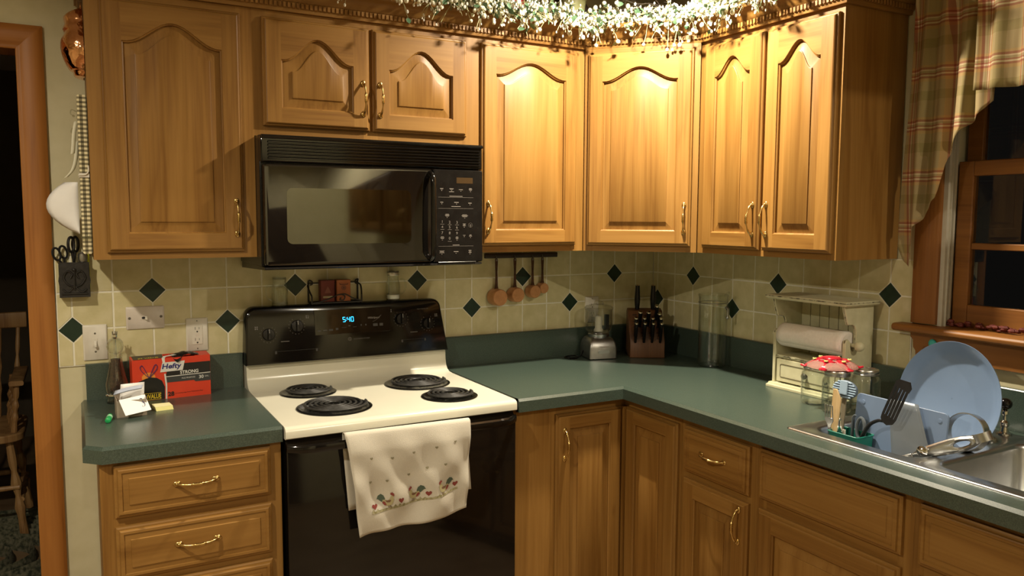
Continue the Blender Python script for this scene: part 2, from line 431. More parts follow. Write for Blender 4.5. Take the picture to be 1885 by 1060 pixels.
def bez(pts, n=8):
    # Catmull-Rom through points
    P = [Vector(p) for p in pts]; P = [P[0] * 2 - P[1]] + P + [P[-1] * 2 - P[-2]]; out = []
    for i in range(1, len(P) - 2):
        for k in range(n):
            t = k / n
            out.append(.5 * ((2 * P[i]) + (P[i + 1] - P[i - 1]) * t + (2 * P[i - 1] - 5 * P[i] + 4 * P[i + 1] - P[i + 2]) * t * t + (3 * P[i] - P[i - 1] - 3 * P[i + 1] + P[i + 2]) * t ** 3))
    out.append(P[-2]); return out
# ------------------------------------------------------------------ the setting
XL, YF, YV, CV = -4.9, -5.6, -2.80, 3.05
b = MB()
b.box(-2.485, .14, 0, .12, 0, CEIL); b.box(XL - .12, -3.32, 0, .12, 0, CEIL); b.box(-3.32, -2.485, 0, .12, 2.04, CEIL)
wall_back = struct('wall_back', b, wall_m, smooth=False)
b = MB()
b.box(0, .14, -1.395, 0, 0, CEIL); b.box(0, .14, YF, -2.33, 0, CV); b.box(0, .14, -2.33, -1.395, 0, 1.165); b.box(0, .14, -2.33, -1.395, 2.06, CEIL)
wall_right = struct('wall_right', b, wall_m, smooth=False)
struct('wall_left', MB().box(XL - .12, XL, YF, 0, 0, CV), wall_m, smooth=False)
struct('wall_front', MB().box(XL - .12, .14, YF - .12, YF, 0, CV), wall_m, smooth=False)
struct('floor', MB().box(XL - .12, .14, YF - .12, 3.6, -.08, 0), floor_m, smooth=False)
b = MB(); b.box(XL - .12, .14, YV, 3.6, CEIL, CEIL + .08); b.box(XL - .12, .14, YV - .06, YV, CEIL, CV + .08); b.box(XL - .12, .14, YF - .12, YV - .06, CV, CV + .08)  # raised rear part is unseen, shaped so the far lamp's rays pass under the step
struct('ceiling', b, ceil_m, smooth=False)
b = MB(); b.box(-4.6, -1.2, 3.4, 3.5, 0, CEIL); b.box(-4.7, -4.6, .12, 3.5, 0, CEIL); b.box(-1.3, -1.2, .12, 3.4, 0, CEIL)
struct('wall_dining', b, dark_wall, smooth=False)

# unseen dark panelled door, added behind the camera to darken part of the microwave's reflection
b = MB(); b.box(-1.60, -.68, YF + .001, YF + .035, 0, 2.08)
d_ = struct('reflection_door', b, wood('dark_door', 2, (.02, .012, .008), (.035, .02, .012), (.05, .03, .018)), smooth=False)
for z0_, z1_ in ((.18, .95), (1.10, 1.90)):
    for x0_ in (-1.50, -1.09): part('door_panel', MB().box(x0_, x0_ + .32, YF + .035, YF + .045, z0_, z1_), bpy.data.materials['dark_door'], d_, bev=.008)

# tiles of the backsplash: three courses, small dark diamonds set into every second joint
TP, TH, G = .119, .119, .0056
Z0 = 1.0368
def clip_tile(x0, x1, z0, z1, dia, c=.0455):
    # rectangle with the corners that meet a diamond cut off (half-plane clipping)
    pts = [(x0, z0), (x1, z0), (x1, z1), (x0, z1)]
    cx, cz = (x0 + x1) / 2, (z0 + z1) / 2
    for dx, dz in dia:
        if abs(dx - cx) > .13 or abs(dz - cz) > .13: continue
        sx, sz = (1 if cx > dx else -1), (1 if cz > dz else -1)
        f = lambda p: sx * (p[0] - dx) + sz * (p[1] - dz) - c
        out = []
        for i in range(len(pts)):
            p, q = pts[i], pts[(i + 1) % len(pts)]; a, b_ = f(p), f(q)
            if a >= 0: out.append(p)
            if (a < 0) != (b_ < 0):
                k = a / (a - b_); out.append((p[0] + (q[0] - p[0]) * k, p[1] + (q[1] - p[1]) * k))
        pts = out
        if len(pts) < 3: return []
    return pts
def tile_obj(name, pts, y0, th, mt, parent, place):
    cx = sum(p[0] for p in pts) / len(pts); cz = sum(p[1] for p in pts) / len(pts)
    def L(d, y): return [(place(cx + (x - cx) * (1 - d / max(.01, math.hypot(x - cx, z - cz))), z=cz + (z - cz) * (1 - d / max(.01, math.hypot(x - cx, z - cz))), y=y)) for x, z in pts]
    b = MB().loft([L(0, y0), L(0, y0 - th + .0006), L(.0014, y0 - th)], cap0=True, cap1=True)
    return part(name, b, mt, parent, smooth=False)
def tiles(wall, xs, dia, xlo, xhi, place):
    struct('grout', MB().loft([[place(x, y=y, z=z) for x, z in ((xlo, Z0), (xhi, Z0), (xhi, Z0 + 3 * TH), (xlo, Z0 + 3 * TH))] for y in (-.0001, -.0055)], cap0=True, cap1=True), grout_m, wall, smooth=False)
    for i in range(len(xs) - 1):
        a, bb = xs[i], xs[i + 1]
        lo, hi = max(a, xlo), min(bb, xhi)
        if hi - lo < .012: continue
        for r in range(3):
            z0, z1 = Z0 + r * TH, Z0 + (r + 1) * TH
            g = G / 2
            pts = clip_tile(lo + g, hi - g, z0 + g, z1 - g, dia)
            if len(pts) > 2: tile_obj('tile', pts, -.0052, .0018, tile_m, wall, place)
    for x, z in dia:
        h = .0405
        pts = [(x - h, z), (x, z - h), (x + h, z), (x, z + h)]
        if x + h > xhi: pts = [(x - h, z), (x, z - h), (xhi, z - h + (xhi - x)), (xhi, z + h - (xhi - x)), (x, z + h)] if x < xhi else [(x - h, z), (xhi, z - h + 0), (xhi, z + h)]
        if x - h < xlo: pts = [(xlo, z - h + (x - xlo)), (x, z - h), (x + h, z), (x, z + h), (xlo, z + h - (x - xlo))]
        tile_obj('accent_tile', pts, -.0052, .0022, green_tile, wall, place)
ZH, ZL = Z0 + 2 * TH, Z0 + TH
xs = [-2.3687 + TP * k for k in range(-1, 21)]; xs[-1] = 0.0
diaB = [(-2.3687 + 2 * TP * k, ZH if k % 2 else ZL) for k in range(10)]
tiles(wall_back, xs, diaB, -2.412, -.004, lambda x, y, z: (x, y, z))
rs = [0.004] + [.0413 + TP * k for k in range(0, 12)]
diaR = [(.2793 + 2 * TP * k, ZL if k % 2 else ZH) for k in range(-1, 5)]
tiles(wall_right, rs, [d for d in diaR if d[0] < 1.28], .008, 1.314, lambda x, y, z: (y, -x, z))

# doorway in the back wall, its casing
b = MB()
cp = [(0, 0), (0, -.010), (.006, -.014), (.014, -.012), (.022, -.017), (.048, -.020), (.066, -.018), (.074, -.012), (.074, 0)]
def casing_leg(b, x_in, sgn, z0, z1, zc):
    l0 = [(x_in + sgn * a, y, z0) for a, y in cp]; l1 = [(x_in + sgn * a, y, z1 + a) for a, y in cp]
    b.loft([l0, l1], 0, True, True, True)
casing_leg(b, -2.489, 1, 0, 2.03, 0); casing_leg(b, -3.316, -1, 0, 2.03, 0)
door_c = struct('door_1', b, cas_v, angle=50)
l0 = [(-3.316 - a, y, 2.03 + a) for a, y in cp]; l1 = [(-2.489 + a, y, 2.03 + a) for a, y in cp]
part('head_casing', MB().loft([l0, l1], 0, True, True, True), cas_h, door_c, angle=50)
b = MB(); b.box(-2.489, -2.485, 0, .12, 0, 2.03); b.box(-3.32, -3.316, 0, .12, 0, 2.03); b.box(-3.32, -2.485, 0, .12, 2.03, 2.04)
part('jamb', b, cas_y, door_c, smooth=False)

# window in the right wall (u = distance along the wall from the corner = -y)
WY0, WY1, WZ0, WZ1 = -1.395, -2.33, 1.19, 2.06
b = MB()
wc = [(0, 0), (0, -.012), (.008, -.016), (.020, -.014), (.030, -.018), (.060, -.020), (.080, -.016), (.080, 0)]
b.loft([[(y, WY0 + a, 1.196) for a, y in wc], [(y, WY0 + a, WZ1 + a) for a, y in wc]], 0, True, True, True)
b.loft([[(y, WY1 - a, 1.196) for a, y in wc], [(y, WY1 - a, WZ1 + a) for a, y in wc]], 0, True, True, True)
b.loft([[(y, WY0 + a, WZ1 + a) for a, y in wc], [(y, WY1 - a, WZ1 + a) for a, y in wc]], 0, True, True, True)
win = struct('window_1', b, cas_w, angle=50)
b = MB(); b.box(-.001, .042, WY0, WY0 - .014, 1.192, WZ1); b.box(-.001, .042, WY1 + .014, WY1, 1.192, WZ1)
for k in (.010, .024): b.box(k, k + .003, WY0 - .0142, WY0 - .020, 1.192, WZ1)
part('jamb_liner', b, white_jamb, win, smooth=False, label='off-white window jamb liner')
b = MB()
st = [(.08, 1.168), (-.050, 1.168), (-.058, 1.173), (-.060, 1.182), (-.055, 1.190), (-.048, 1.192), (.08, 1.192)]
b.loft([[(x, -1.278, z) for x, z in st], [(x, WY1 - .117, z) for x, z in st]], 0, True, True, True)
part('stool', b, cas_y, win, bev=.002)
ap = [(-1.318, 1.168), (-1.320, 1.150), (-1.328, 1.142), (-1.330, 1.118), (-1.338, 1.108), (-1.340, 1.090), (-2.39, 1.090), (-2.40, 1.168)]
part('apron', MB().prism(ap, 'x', -.001, -.020), cas_y, win, bev=.002)
b = MB()   # lower sash
x0, x1 = .046, .076
b.box(x0, x1, WY0 - .014, WY0 - .062, 1.194, 1.70); b.box(x0, x1, WY1 + .062, WY1 + .014, 1.194, 1.70)
b.box(x0, x1, WY1 + .062, WY0 - .062, 1.194, 1.262); b.box(x0 - .002, x1, WY1 + .062, WY0 - .062, 1.655, 1.70)
part('lower_sash', b, cas_y, win, bev=.003)
b = MB(); b.box(x0 + .004, x1 - .004, WY1 + .062, WY0 - .062, 1.432, 1.452)
part('muntin', b, cas_y, win, bev=.003)
part('muntin', MB().box(x0 + .006, x1 - .006, -1.876, -1.856, 1.262, 1.655), cas_v, win, bev=.002)
part('pane', MB().box(.060, .063, WY1 + .05, WY0 - .05, 1.255, 1.66), mat('window_glass', (.9, .93, .92), .01, 0., Transmission_Weight=1., IOR=1.5), win, smooth=False)
b = MB(); x0, x1 = .084, .112
b.box(x0, x1, WY0 - .014, WY0 - .062, 1.66, WZ1); b.box(x0, x1, WY1 + .062, WY1 + .014, 1.66, WZ1)
b.box(x0, x1, WY1 + .062, WY0 - .062, 1.66, 1.70); b.box(x0, x1, WY1 + .062, WY0 - .062, 2.01, WZ1)
part('upper_sash', b, cas_y, win, bev=.003)
part('pane', MB().box(.096, .099, WY1 + .05, WY0 - .05, 1.69, 2.02), bpy.data.materials['window_glass'], win, smooth=False)

# ------------------------------------------------------------------ cabinet joinery
ST = .056
def arch(u, A): return A * .5 * (1 + math.cos(PI * min(1, abs(u))))
def opening(x0, x1, z0, z1, A, d, y, N=18):
    xs_ = [x0 + d + (x1 - x0 - 2 * d) * i / N for i in range(N + 1)]
    c, h = (x0 + x1) / 2, (x1 - x0 - 2 * d) / 2
    bot = [(x, y, z0 + d) for x in xs_]
    top = [(x, y, z1 - d - A + arch((x - c) / h * 1.06, A)) for x in reversed(xs_)]
    return bot + top
def make_door(w, h, x0, z0, y0, parent, A=0., hx=None, hz=None, horiz=False, stile=ST, name='door', hpull='v', label=None):
    """frame-and-raised-panel door; front at y0-.02"""
    N = 18; yf = y0 - .020
    x1, z1 = x0 + w, z0 + h
    b = MB()
    rect = lambda d, y: [(x0 + d, y, z0 + d), (x1 - d, y, z0 + d), (x1 - d, y, z1 - d), (x0 + d, y, z1 - d)]
    loops = [rect(0, y0), rect(0, yf + .011), rect(.003, yf + .008), (rect(.006, yf + .0075)), rect(.0085, yf + .002), rect(.0115, yf)]
    for i in range(len(loops) - 1):
        for j in range(4):
            k = (j + 1) % 4
            b.add([loops[i][j], loops[i][k], loops[i + 1][k], loops[i + 1][j]], [(0, 1, 2, 3)], 1 if j in (0, 2) else 0)
    b.add(rect(0, y0), [(0, 3, 2, 1)], 0)
    e = .0115
    ax, bx, az, bz = x0 + stile, x1 - stile, z0 + stile, z1 - stile
    b.add([(x0 + e, yf, z0 + e), (ax, yf, z0 + e), (ax, yf, z1 - e), (x0 + e, yf, z1 - e)], [(0, 1, 2, 3)], 0)
    b.add([(bx, yf, z0 + e), (x1 - e, yf, z0 + e), (x1 - e, yf, z1 - e), (bx, yf, z1 - e)], [(0, 1, 2, 3)], 0)
    o0 = opening(ax, bx, az, bz, A, 0, yf, N)
    for i in range(N):
        p, q = o0[i], o0[i + 1]
        b.add([(p[0], yf, z0 + e), (q[0], yf, z0 + e), q, p], [(0, 1, 2, 3)], 1)
        p, q = o0[N + 1 + i], o0[N + 2 + i]
        b.add([p, q, (q[0], yf, z1 - e), (p[0], yf, z1 - e)], [(0, 1, 2, 3)], 1)
    L = [o0, opening(ax, bx, az, bz, A, .0012, yf + .0035, N), opening(ax, bx, az, bz, A, .0045, yf + .006, N), opening(ax, bx, az, bz, A, .0050, yf + .0135, N)]
    b.loft(L, 0)
    # tiny butt joints between stile and rail
    d = part(name, b, [wood_v, wood_h] if not horiz else [wood_h, wood_h], parent, angle=28, label=label)
    yp = yf + .0125
    fl = [opening(ax, bx, az, bz, A, .0052, yp, N), opening(ax, bx, az, bz, A, .008, yp, N), opening(ax, bx, az, bz, A, .034, yf + .0050, N), opening(ax, bx, az, bz, A, .0345, yf + .0022, N), opening(ax, bx, az, bz, A, .037, yf + .0012, N)]
    pb = MB().loft(fl, 0)
    cpd = fl[-1]
    for i in range(N): pb.add([cpd[i], cpd[i + 1], cpd[2 * N - i], cpd[2 * N + 1 - i]], [(0, 1, 2, 3)])
    part('panel', pb, wood_h if horiz else wood_v, d, angle=22)
    if hx is not None: inst(PULL, d, (hx, yf, hz), (0, 0 if hpull == 'v' else PI / 2, 0))
    return d
def make_drawer(w, h, x0, z0, y0, parent, handle=True, name='drawer', lip=.011):
    """slab front with a raised field"""
    yf = y0 - .020; x1, z1 = x0 + w, z0 + h
    rect = lambda d, y: [(x0 + d, y, z0 + d), (x1 - d, y, z0 + d), (x1 - d, y, z1 - d), (x0 + d, y, z1 - d)]
    prof = [(0, y0), (0, yf + .010), (.004, yf + .0075), (.0075, yf + .007), (.009, yf + .0015), (.0115, yf), (.018, yf), (.0195, yf + .0035), (.034, yf + .0010), (.0355, yf - .0015)]
    b = MB().loft([rect(d, y) for d, y in prof], 0, True, True, True)
    d = part(name, b, wood_h, parent, angle=20)
    if handle: inst(PULL, d, ((x0 + x1) / 2, yf - .0015, (z0 + z1) / 2 + .004), (0, PI / 2, 0))
    return d
def carcass(parent, w, dpt, z0, z1, x0=0., toe=0., shelves=True):
    """box of panels, open front is closed by the face frame"""
    t = .016; b = MB()
    b.box(x0, x0 + t, -dpt + .019, -.006, z0 + toe, z1); b.box(x0 + w - t, x0 + w, -dpt + .019, -.006, z0 + toe, z1)
    b.box(x0 + t, x0 + w - t, -dpt + .019, -.006, z0 + toe, z0 + toe + t); b.box(x0 + t, x0 + w - t, -dpt + .019, -.006, z1 - t, z1)
    b.box(x0 + t, x0 + w - t, -.012, -.006, z0 + toe + t, z1 - t)
    if toe: b.box(x0, x0 + w, -dpt + .09, -dpt + .10, z0, z0 + toe)
    return part('carcass', b, wood_v, parent, smooth=False)
def frame(parent, dpt, x0, x1, z0, z1, cols, rows):
    """face frame: cols = stile spans, rows = rail spans [(a,b)]"""
    y0, y1 = -dpt + .019, -dpt
    for a, c in cols: part('stile', MB().box(a, c, y0, y1, z0, z1, 0), wood_v, parent, smooth=False)
    lo = sorted(cols)
    for a, c in rows:
        for i in range(len(lo) - 1):
            if lo[i + 1][0] - lo[i][1] > .005: part('rail', MB().box(lo[i][1], lo[i + 1][0], y0, y1 + .0003, a, c, 0), wood_h, parent, smooth=False)

# brass pull, built once
def pull_mb():
    b = MB(); L = .100
    for s in (-1, 1):
        b.ball((0, -.002, s * L / 2), .0095, 12, 6, 0, (.85, .32, 1.15))
        b.ball((0, -.006, s * L / 2), .0052, 10, 6)
    pts, rr = [], []
    for i in range(33):
        t = i / 32; z = (t - .5) * L
        y = -.005 - .024 * math.sin(PI * t) ** .6
        r = .0037 + .0014 * math.cos(2 * PI * (t - .5) * 2) * (1 if .12 < t < .88 else 0)
        if .36 < t < .64: r = .0036 + .0019 * abs(math.sin(PI * (t - .36) / .28 * 4))
        pts.append((0, y, z)); rr.append(r)
    b.tube(pts, rr, 8)
    return b
PULL = part('handle', pull_mb(), brass, None, angle=60)
UZ0, UZ1 = 1.395, 2.165
UD = .310
def upper(name, label, loc, rz, w, z0, z1, dpt, doors, cols, A=.05, toe=0):
    t = thing(name, label, 'cabinet', loc, rz, None)
    carcass(t, w, dpt, z0, z1)
    frame(t, dpt, 0, w, z0, z1, cols, [(z0, z0 + .036), (z1 - .04, z1)])
    for (x0, x1, za, zb, hside, aa) in doors:
        hx = (x0 + .024) if hside == 'l' else (x1 - .024)
        make_door(x1 - x0, zb - za, x0, za, -dpt, t, aa, hx, za + .104)
    return t
X1, X2, X3, X4 = -2.305, -1.845, -1.083, -.600
upper('wall_cabinet', 'single-door oak wall cabinet at the far left, left of the microwave', (X1, 0, 0), 0, X2 - X1, UZ0, UZ1, UD,
      [(.036, .422, 1.415, 2.143, 'r', .062)], [(0, .045), (.412, X2 - X1)])
upper('wall_cabinet', 'short two-door oak wall cabinet directly above the black microwave', (X2, 0, 0), 0, X3 - X2, 1.776, UZ1, UD,
      [(.027, .373, 1.808, 2.143, 'r', .072), (.384, .731, 1.808, 2.143, 'l', .072)], [(0, .04), (.355, .405), (.72, X3 - X2)])
upper('wall_cabinet', 'tall narrow single-door oak wall cabinet right of the microwave, above the copper cups', (X3, 0, 0), 0, X4 - X3, UZ0, UZ1, UD,
      [(.028, .438, 1.420, 2.145, 'l', .050)], [(0, .042), (.420, X4 - X3)])
# diagonal corner cabinet: five-sided body, door on the 45 degree face
dl = math.hypot(.300, .315); ang = math.atan2(-.315, .300)
t = thing('corner_wall_cabinet', 'diagonal corner oak wall cabinet with one brightly lit arched door', 'cabinet', (X4, -UD, 0), ang)
R_ = Matrix.Rotation(-ang, 4, 'Z')
def toL(x, y, z): return tuple(R_ @ Vector((x - X4, y + UD, z)))
out = [(X4 + .0005, -UD), (X4 + .0005, -.006), (-.006, -.006), (-.006, -.625 + .0005), (-.300, -.625 + .0005)]
b = MB()
def inset_pts(o, k):
    cx, cy = -.27, -.28
    return [(cx + (x - cx) * k, cy + (y - cy) * k) for x, y in o]
for za, zb in ((UZ0, UZ0 + .016), (UZ1 - .016, UZ1)):
    b.loft([[toL(x, y, z) for x, y in out] for z in (za, zb)], 0, True, True, True)
for i in range(4):
    (xa, ya), (xb, yb) = out[i], out[i + 1]
    q = inset_pts(out, .95); (xc, yc), (xd, yd) = q[i + 1], q[i]
    b.loft([[toL(x, y, z) for x, y in ((xa, ya), (xb, yb), (xc, yc), (xd, yd))] for z in (UZ0 + .016, UZ1 - .016)], 0, True, True, True)
part('carcass', b, wood_v, t, smooth=False)
for a, c in ((.001, .04), (dl - .04, dl - .001)): part('stile', MB().box(a, c, -.0002, -.012, UZ0, UZ1), wood_v, t, smooth=False)
for a, c in ((UZ0, UZ0 + .036), (UZ1 - .04, UZ1)): part('rail', MB().box(.04, dl - .04, -.0002, -.0117, a, c), wood_h, t, smooth=False)
make_door(dl - .040, 2.145 - 1.418, .016, 1.418, -.012, t, .050, dl - .048, 1.418 + .104)
upper('wall_cabinet', 'two-door oak wall cabinet on the right wall, beside the plaid curtain', (0, -.6255, 0), -PI / 2, .6245, UZ0, UZ1, .300,
      [(.036, .318, 1.416, 2.145, 'r', .062), (.330, .612, 1.416, 2.145, 'l', .062)], [(0, .045), (.300, .350), (.590, .6245)])

# crown moulding with a dentil course
b = MB()
cprof = [(-.02, 2.1655), (.012, 2.1655), (.014, 2.176), (.016, 2.177), (.016, 2.194), (.020, 2.197), (.024, 2.206), (.030, 2.216), (.042, 2.226), (.050, 2.229), (.054, 2.236), (.056, 2.246), (.050, 2.250), (-.02, 2.250)]
cpath = [(X1, -.004), (X1, -UD), (X4, -UD), (-.300, -.625), (-.300, -1.250), (-.004, -1.250)]
sweep(b, cprof, cpath, 1)
crown = tag(part('crown_molding', b, wood_h, angle=40), 'oak crown molding with small dentils running along the top of the wall cabinets', 'molding')
b = MB()
for i in range(len(cpath) - 1):
    p, q = Vector(cpath[i]), Vector(cpath[i + 1]); d = (q - p); L = d.length; d.normalize(); n = Vector((d.y, -d.x))
    k = int(L / .014)
    for j in range(k):
        c = p + d * (L * (j + .5) / k) + n * .0185
        a1, a2 = d * .0042, n * .0030
        pts = [c - a1 - a2, c + a1 - a2, c + a1 + a2, c - a1 + a2]
        b.loft([[(v.x, v.y, z) for v in pts] for z in (2.178, 2.193)], 0, True, True, True)
part('dentil', b, wood_v, crown, smooth=False, kind='stuff')
b = MB(); b.box(X1, X4, -UD, -.006, 2.1655, 2.176); b.loft([[(x, y, z) for x, y in ((X4, -.006), (X4, -UD), (-.3, -.625), (-.3, -1.25), (-.006, -1.25), (-.006, -.006))] for z in (2.1655, 2.176)], 0, True, True, True)
part('cover_board', b, wood_h, crown, smooth=False)

# ------------------------------------------------------------------ base cabinets
BD = .610; BZ = .875
t = thing('base_cabinet', 'oak drawer base cabinet left of the range, under the left counter', 'cabinet', (-2.318, 0, 0), 0)
wL = .468
carcass(t, wL, BD, 0, BZ, toe=.10)
frame(t, BD, 0, wL, .10, BZ, [(0, .042), (wL - .04, wL)], [(.835, BZ), (.690, .735), (.522, .562), (.352, .390), (.10, .13)])
for za, zb in ((.724, .865), (.552, .698), (.380, .532), (.125, .360)):
    make_drawer(.404, zb - za, .033, za, -BD, t)
t = thing('corner_base_cabinet', 'oak corner base cabinet with two doors meeting in the inside corner', 'cabinet', (-1.079, 0, 0), 0)
b = MB(); b.box(0, .016, -BD + .019, -.006, .1, BZ)
b.box(.016, 1.073, -.012, -.006, .1, BZ); b.box(1.061, 1.073, -.925, -.012, .1, BZ)
b.box(.016, 1.061, -BD + .019, -.012, .1, .116); b.box(.49, 1.061, -.925, -BD + .019, .1, .116)
b.box(0, .56, -BD + .09, -BD + .10, 0, .1); b.box(.56, .57, -.925, -BD + .09, 0, .1)
part('carcass', b, wood_v, t, smooth=False)
part('stile', MB().box(0, .170, -BD + .019, -BD, .1, BZ), wood_v, t, smooth=False); part('stile', MB().box(.469, .488, -.925, -.885, .1, BZ), wood_v, t, smooth=False)
part('corner_post', MB().box(.4455, .479, -.6318, -.600, .108, .843), wood_v, t, smooth=False)
for za, zb in ((.830, BZ), (.10, .115)):
    part('rail', MB().box(.170, .469, -BD + .019, -BD, za, zb), wood_h, t, smooth=False)
    part('rail', MB().box(.469, .488, -.885, -BD, za, zb), wood_y, t, smooth=False)
part('filler_panel', MB().box(.008, .148, -BD - .003, -BD, .105, .868), wood_v, t, smooth=False, bev=.001)
make_door(.2795, .735, .165, .108, -BD, t, 0, .165 + .03, .735, stile=.052)
def rot_door(parent, w, h, s0, z0, xf, hx=None, hz=None):
    d = make_door(w, h, 0, z0, 0, parent, 0, hx, hz, stile=.052)
    d.location = (xf, s0, 0); d.rotation_euler = (0, 0, -PI / 2)
    return d
rot_door(t, .2805, .735, -.6325, .108, .469)
t = thing('base_cabinet', 'oak base cabinet with one drawer over one door, right of the inside corner', 'cabinet', (0, -.926, 0), -PI / 2)
wB = .334
carcass(t, wB, BD, 0, BZ, toe=.10)
frame(t, BD, 0, wB, .10, BZ, [(0, .035), (wB - .04, wB)], [(.835, BZ), (.660, .71), (.10, .13)])
make_drawer(.288, .150, .020, .698, -BD, t)
make_door(.288, .562, .020, .112, -BD, t, 0, .288 - .008, .600)
t = thing('base_cabinet', 'oak sink base cabinet with a wide false drawer front below the sink', 'cabinet', (0, -1.2605, 0), -PI / 2)
wS = .497
carcass_z = .70
t_ = .016; b = MB()
b.box(0, t_, -BD + .019, -.006, .1, BZ); b.box(wS - t_, wS, -BD + .019, -.006, .1, .70); b.box(t_, wS - t_, -BD + .019, -.006, .1, .116); b.box(t_, wS - t_, -.012, -.006, .116, .68); b.box(0, wS, -BD + .09, -BD + .10, 0, .1)
part('carcass', b, wood_v, t, smooth=False)
frame(t, BD, 0, wS, .10, BZ, [(0, .035), (wS - .04, wS)], [(.835, BZ), (.665, .720), (.10, .13)])
make_drawer(.457, .148, .014, .709, -BD, t, handle=False)
make_door(.457, .565, .014, .112, -BD, t, 0, .44, .58, stile=.058)
t = thing('base_cabinet', 'oak base cabinet at the lower right corner of the photo, under the right sink bowl', 'cabinet', (0, -1.7580, 0), -PI / 2)
wE = .90
b = MB(); b.box(0, t_, -BD + .019, -.006, .1, .70); b.box(wE - t_, wE, -BD + .019, -.006, .1, BZ); b.box(t_, wE - t_, -BD + .019, -.006, .1, .116); b.box(t_, wE - t_, -.012, -.006, .116, .68); b.box(0, wE, -BD + .09, -BD + .10, 0, .1)
part('carcass', b, wood_v, t, smooth=False)
frame(t, BD, 0, wE, .10, BZ, [(0, .028), (.44, .48), (wE - .04, wE)], [(.835, BZ), (.665, .720), (.10, .13)])
make_drawer(.43, .148, .018, .706, -BD, t, handle=False); make_drawer(.42, .148, .465, .706, -BD, t, handle=False)
make_door(.43, .565, .018, .112, -BD, t, 0, .06, .58, stile=.058); make_door(.42, .565, .465, .112, -BD, t, 0, .49, .58, stile=.058)

# ------------------------------------------------------------------ countertops
CT, CB = .922, .877
ep = [(-.03, CT - .0002), (-.0085, CT - .0002), (0, CT - .0085), (0, CB), (-.03, CB)]
bsp = [(0, CT + .0002), (.0, CT + .118), (.002, CT + .1208), (.017, CT + .1208), (.019, CT + .118), (.019, CT + .0002)]
t = thing('countertop', 'short green laminate countertop left of the range, with a clipped front corner', 'countertop', (0, 0, 0))
out = [(-2.3465, -.001), (-2.3465, -.585), (-2.3075, -.6235), (-1.848, -.6235), (-1.848, -.001)]
b = MB().loft([[(x, y, CB) for x, y in out], [(x, y, CT) for x, y in out]], 0, True, True, True)
part('slab', b, counter_m, t, smooth=False)
part('edge_band', sweep(MB(), ep, [(-2.355, -.001), (-2.355, -.5885), (-2.311, -.632), (-1.848, -.632)], 1), counter_m, t, smooth=False)
b = MB().loft([[(x, -.0075 - o, z) for o, z in bsp] for x in (-2.338, -1.8495)], 0, True, True, True)
tag(part('backsplash_strip', b, counter_m, None, smooth=False), 'short green laminate backsplash strip behind the trash bag box', 'backsplash')
t = thing('countertop', 'long L-shaped green laminate countertop running from the range around the corner to the sink', 'countertop', (0, 0, 0))
SX0, SX1, SY0, SY1 = -.548, -.098, -1.345, -2.135
gx = [-1.079, -.6445, SX0, SX1, -.001]; gy = [-2.70, SY1, SY0, -.6445, -.001]
b = MB()
def inside(i, j):
    xm, ym = (gx[i] + gx[i + 1]) / 2, (gy[j] + gy[j + 1]) / 2
    if xm < -.6445 and ym < -.6445: return False
    if SX0 < xm < SX1 and SY1 < ym < SY0: return False
    return True
for i in range(4):
    for j in range(4):
        if not inside(i, j): continue
        x0, x1, y0, y1 = gx[i], gx[i + 1], gy[j], gy[j + 1]
        b.add([(x0, y0, CT), (x1, y0, CT), (x1, y1, CT), (x0, y1, CT)], [(0, 1, 2, 3)]); b.add([(x0, y0, CB), (x1, y0, CB), (x1, y1, CB), (x0, y1, CB)], [(3, 2, 1, 0)])
        for di, dj, (a, c) in ((-1, 0, ((x0, y0), (x0, y1))), (1, 0, ((x1, y0), (x1, y1))), (0, -1, ((x0, y0), (x1, y0))), (0, 1, ((x0, y1), (x1, y1)))):
            ii, jj = i + di, j + dj
            if 0 <= ii < 4 and 0 <= jj < 4 and inside(ii, jj): continue
            b.add([(*a, CB), (*c, CB), (*c, CT), (*a, CT)], [(0, 1, 2, 3)])
part('slab', b, counter_m, t, smooth=False)
part('edge_band', sweep(MB(), ep, [(-1.079, -.653), (-.653, -.653), (-.653, -2.70)], 1), counter_m, t, smooth=False)
tag(part('backsplash_strip', MB().loft([[(x, -.0075 - o, z) for o, z in bsp] for x in (-1.079, -.0075)], 0, True, True, True), counter_m, None, smooth=False), 'green laminate backsplash strip on the back wall, from the range to the corner', 'backsplash')
tag(part('backsplash_strip', MB().loft([[(-.0075 - o, y, z) for o, z in bsp] for y in (-.0268, -2.70)], 0, True, True, True), counter_m, None, smooth=False), 'green laminate backsplash strip on the right wall, behind the sink', 'backsplash')

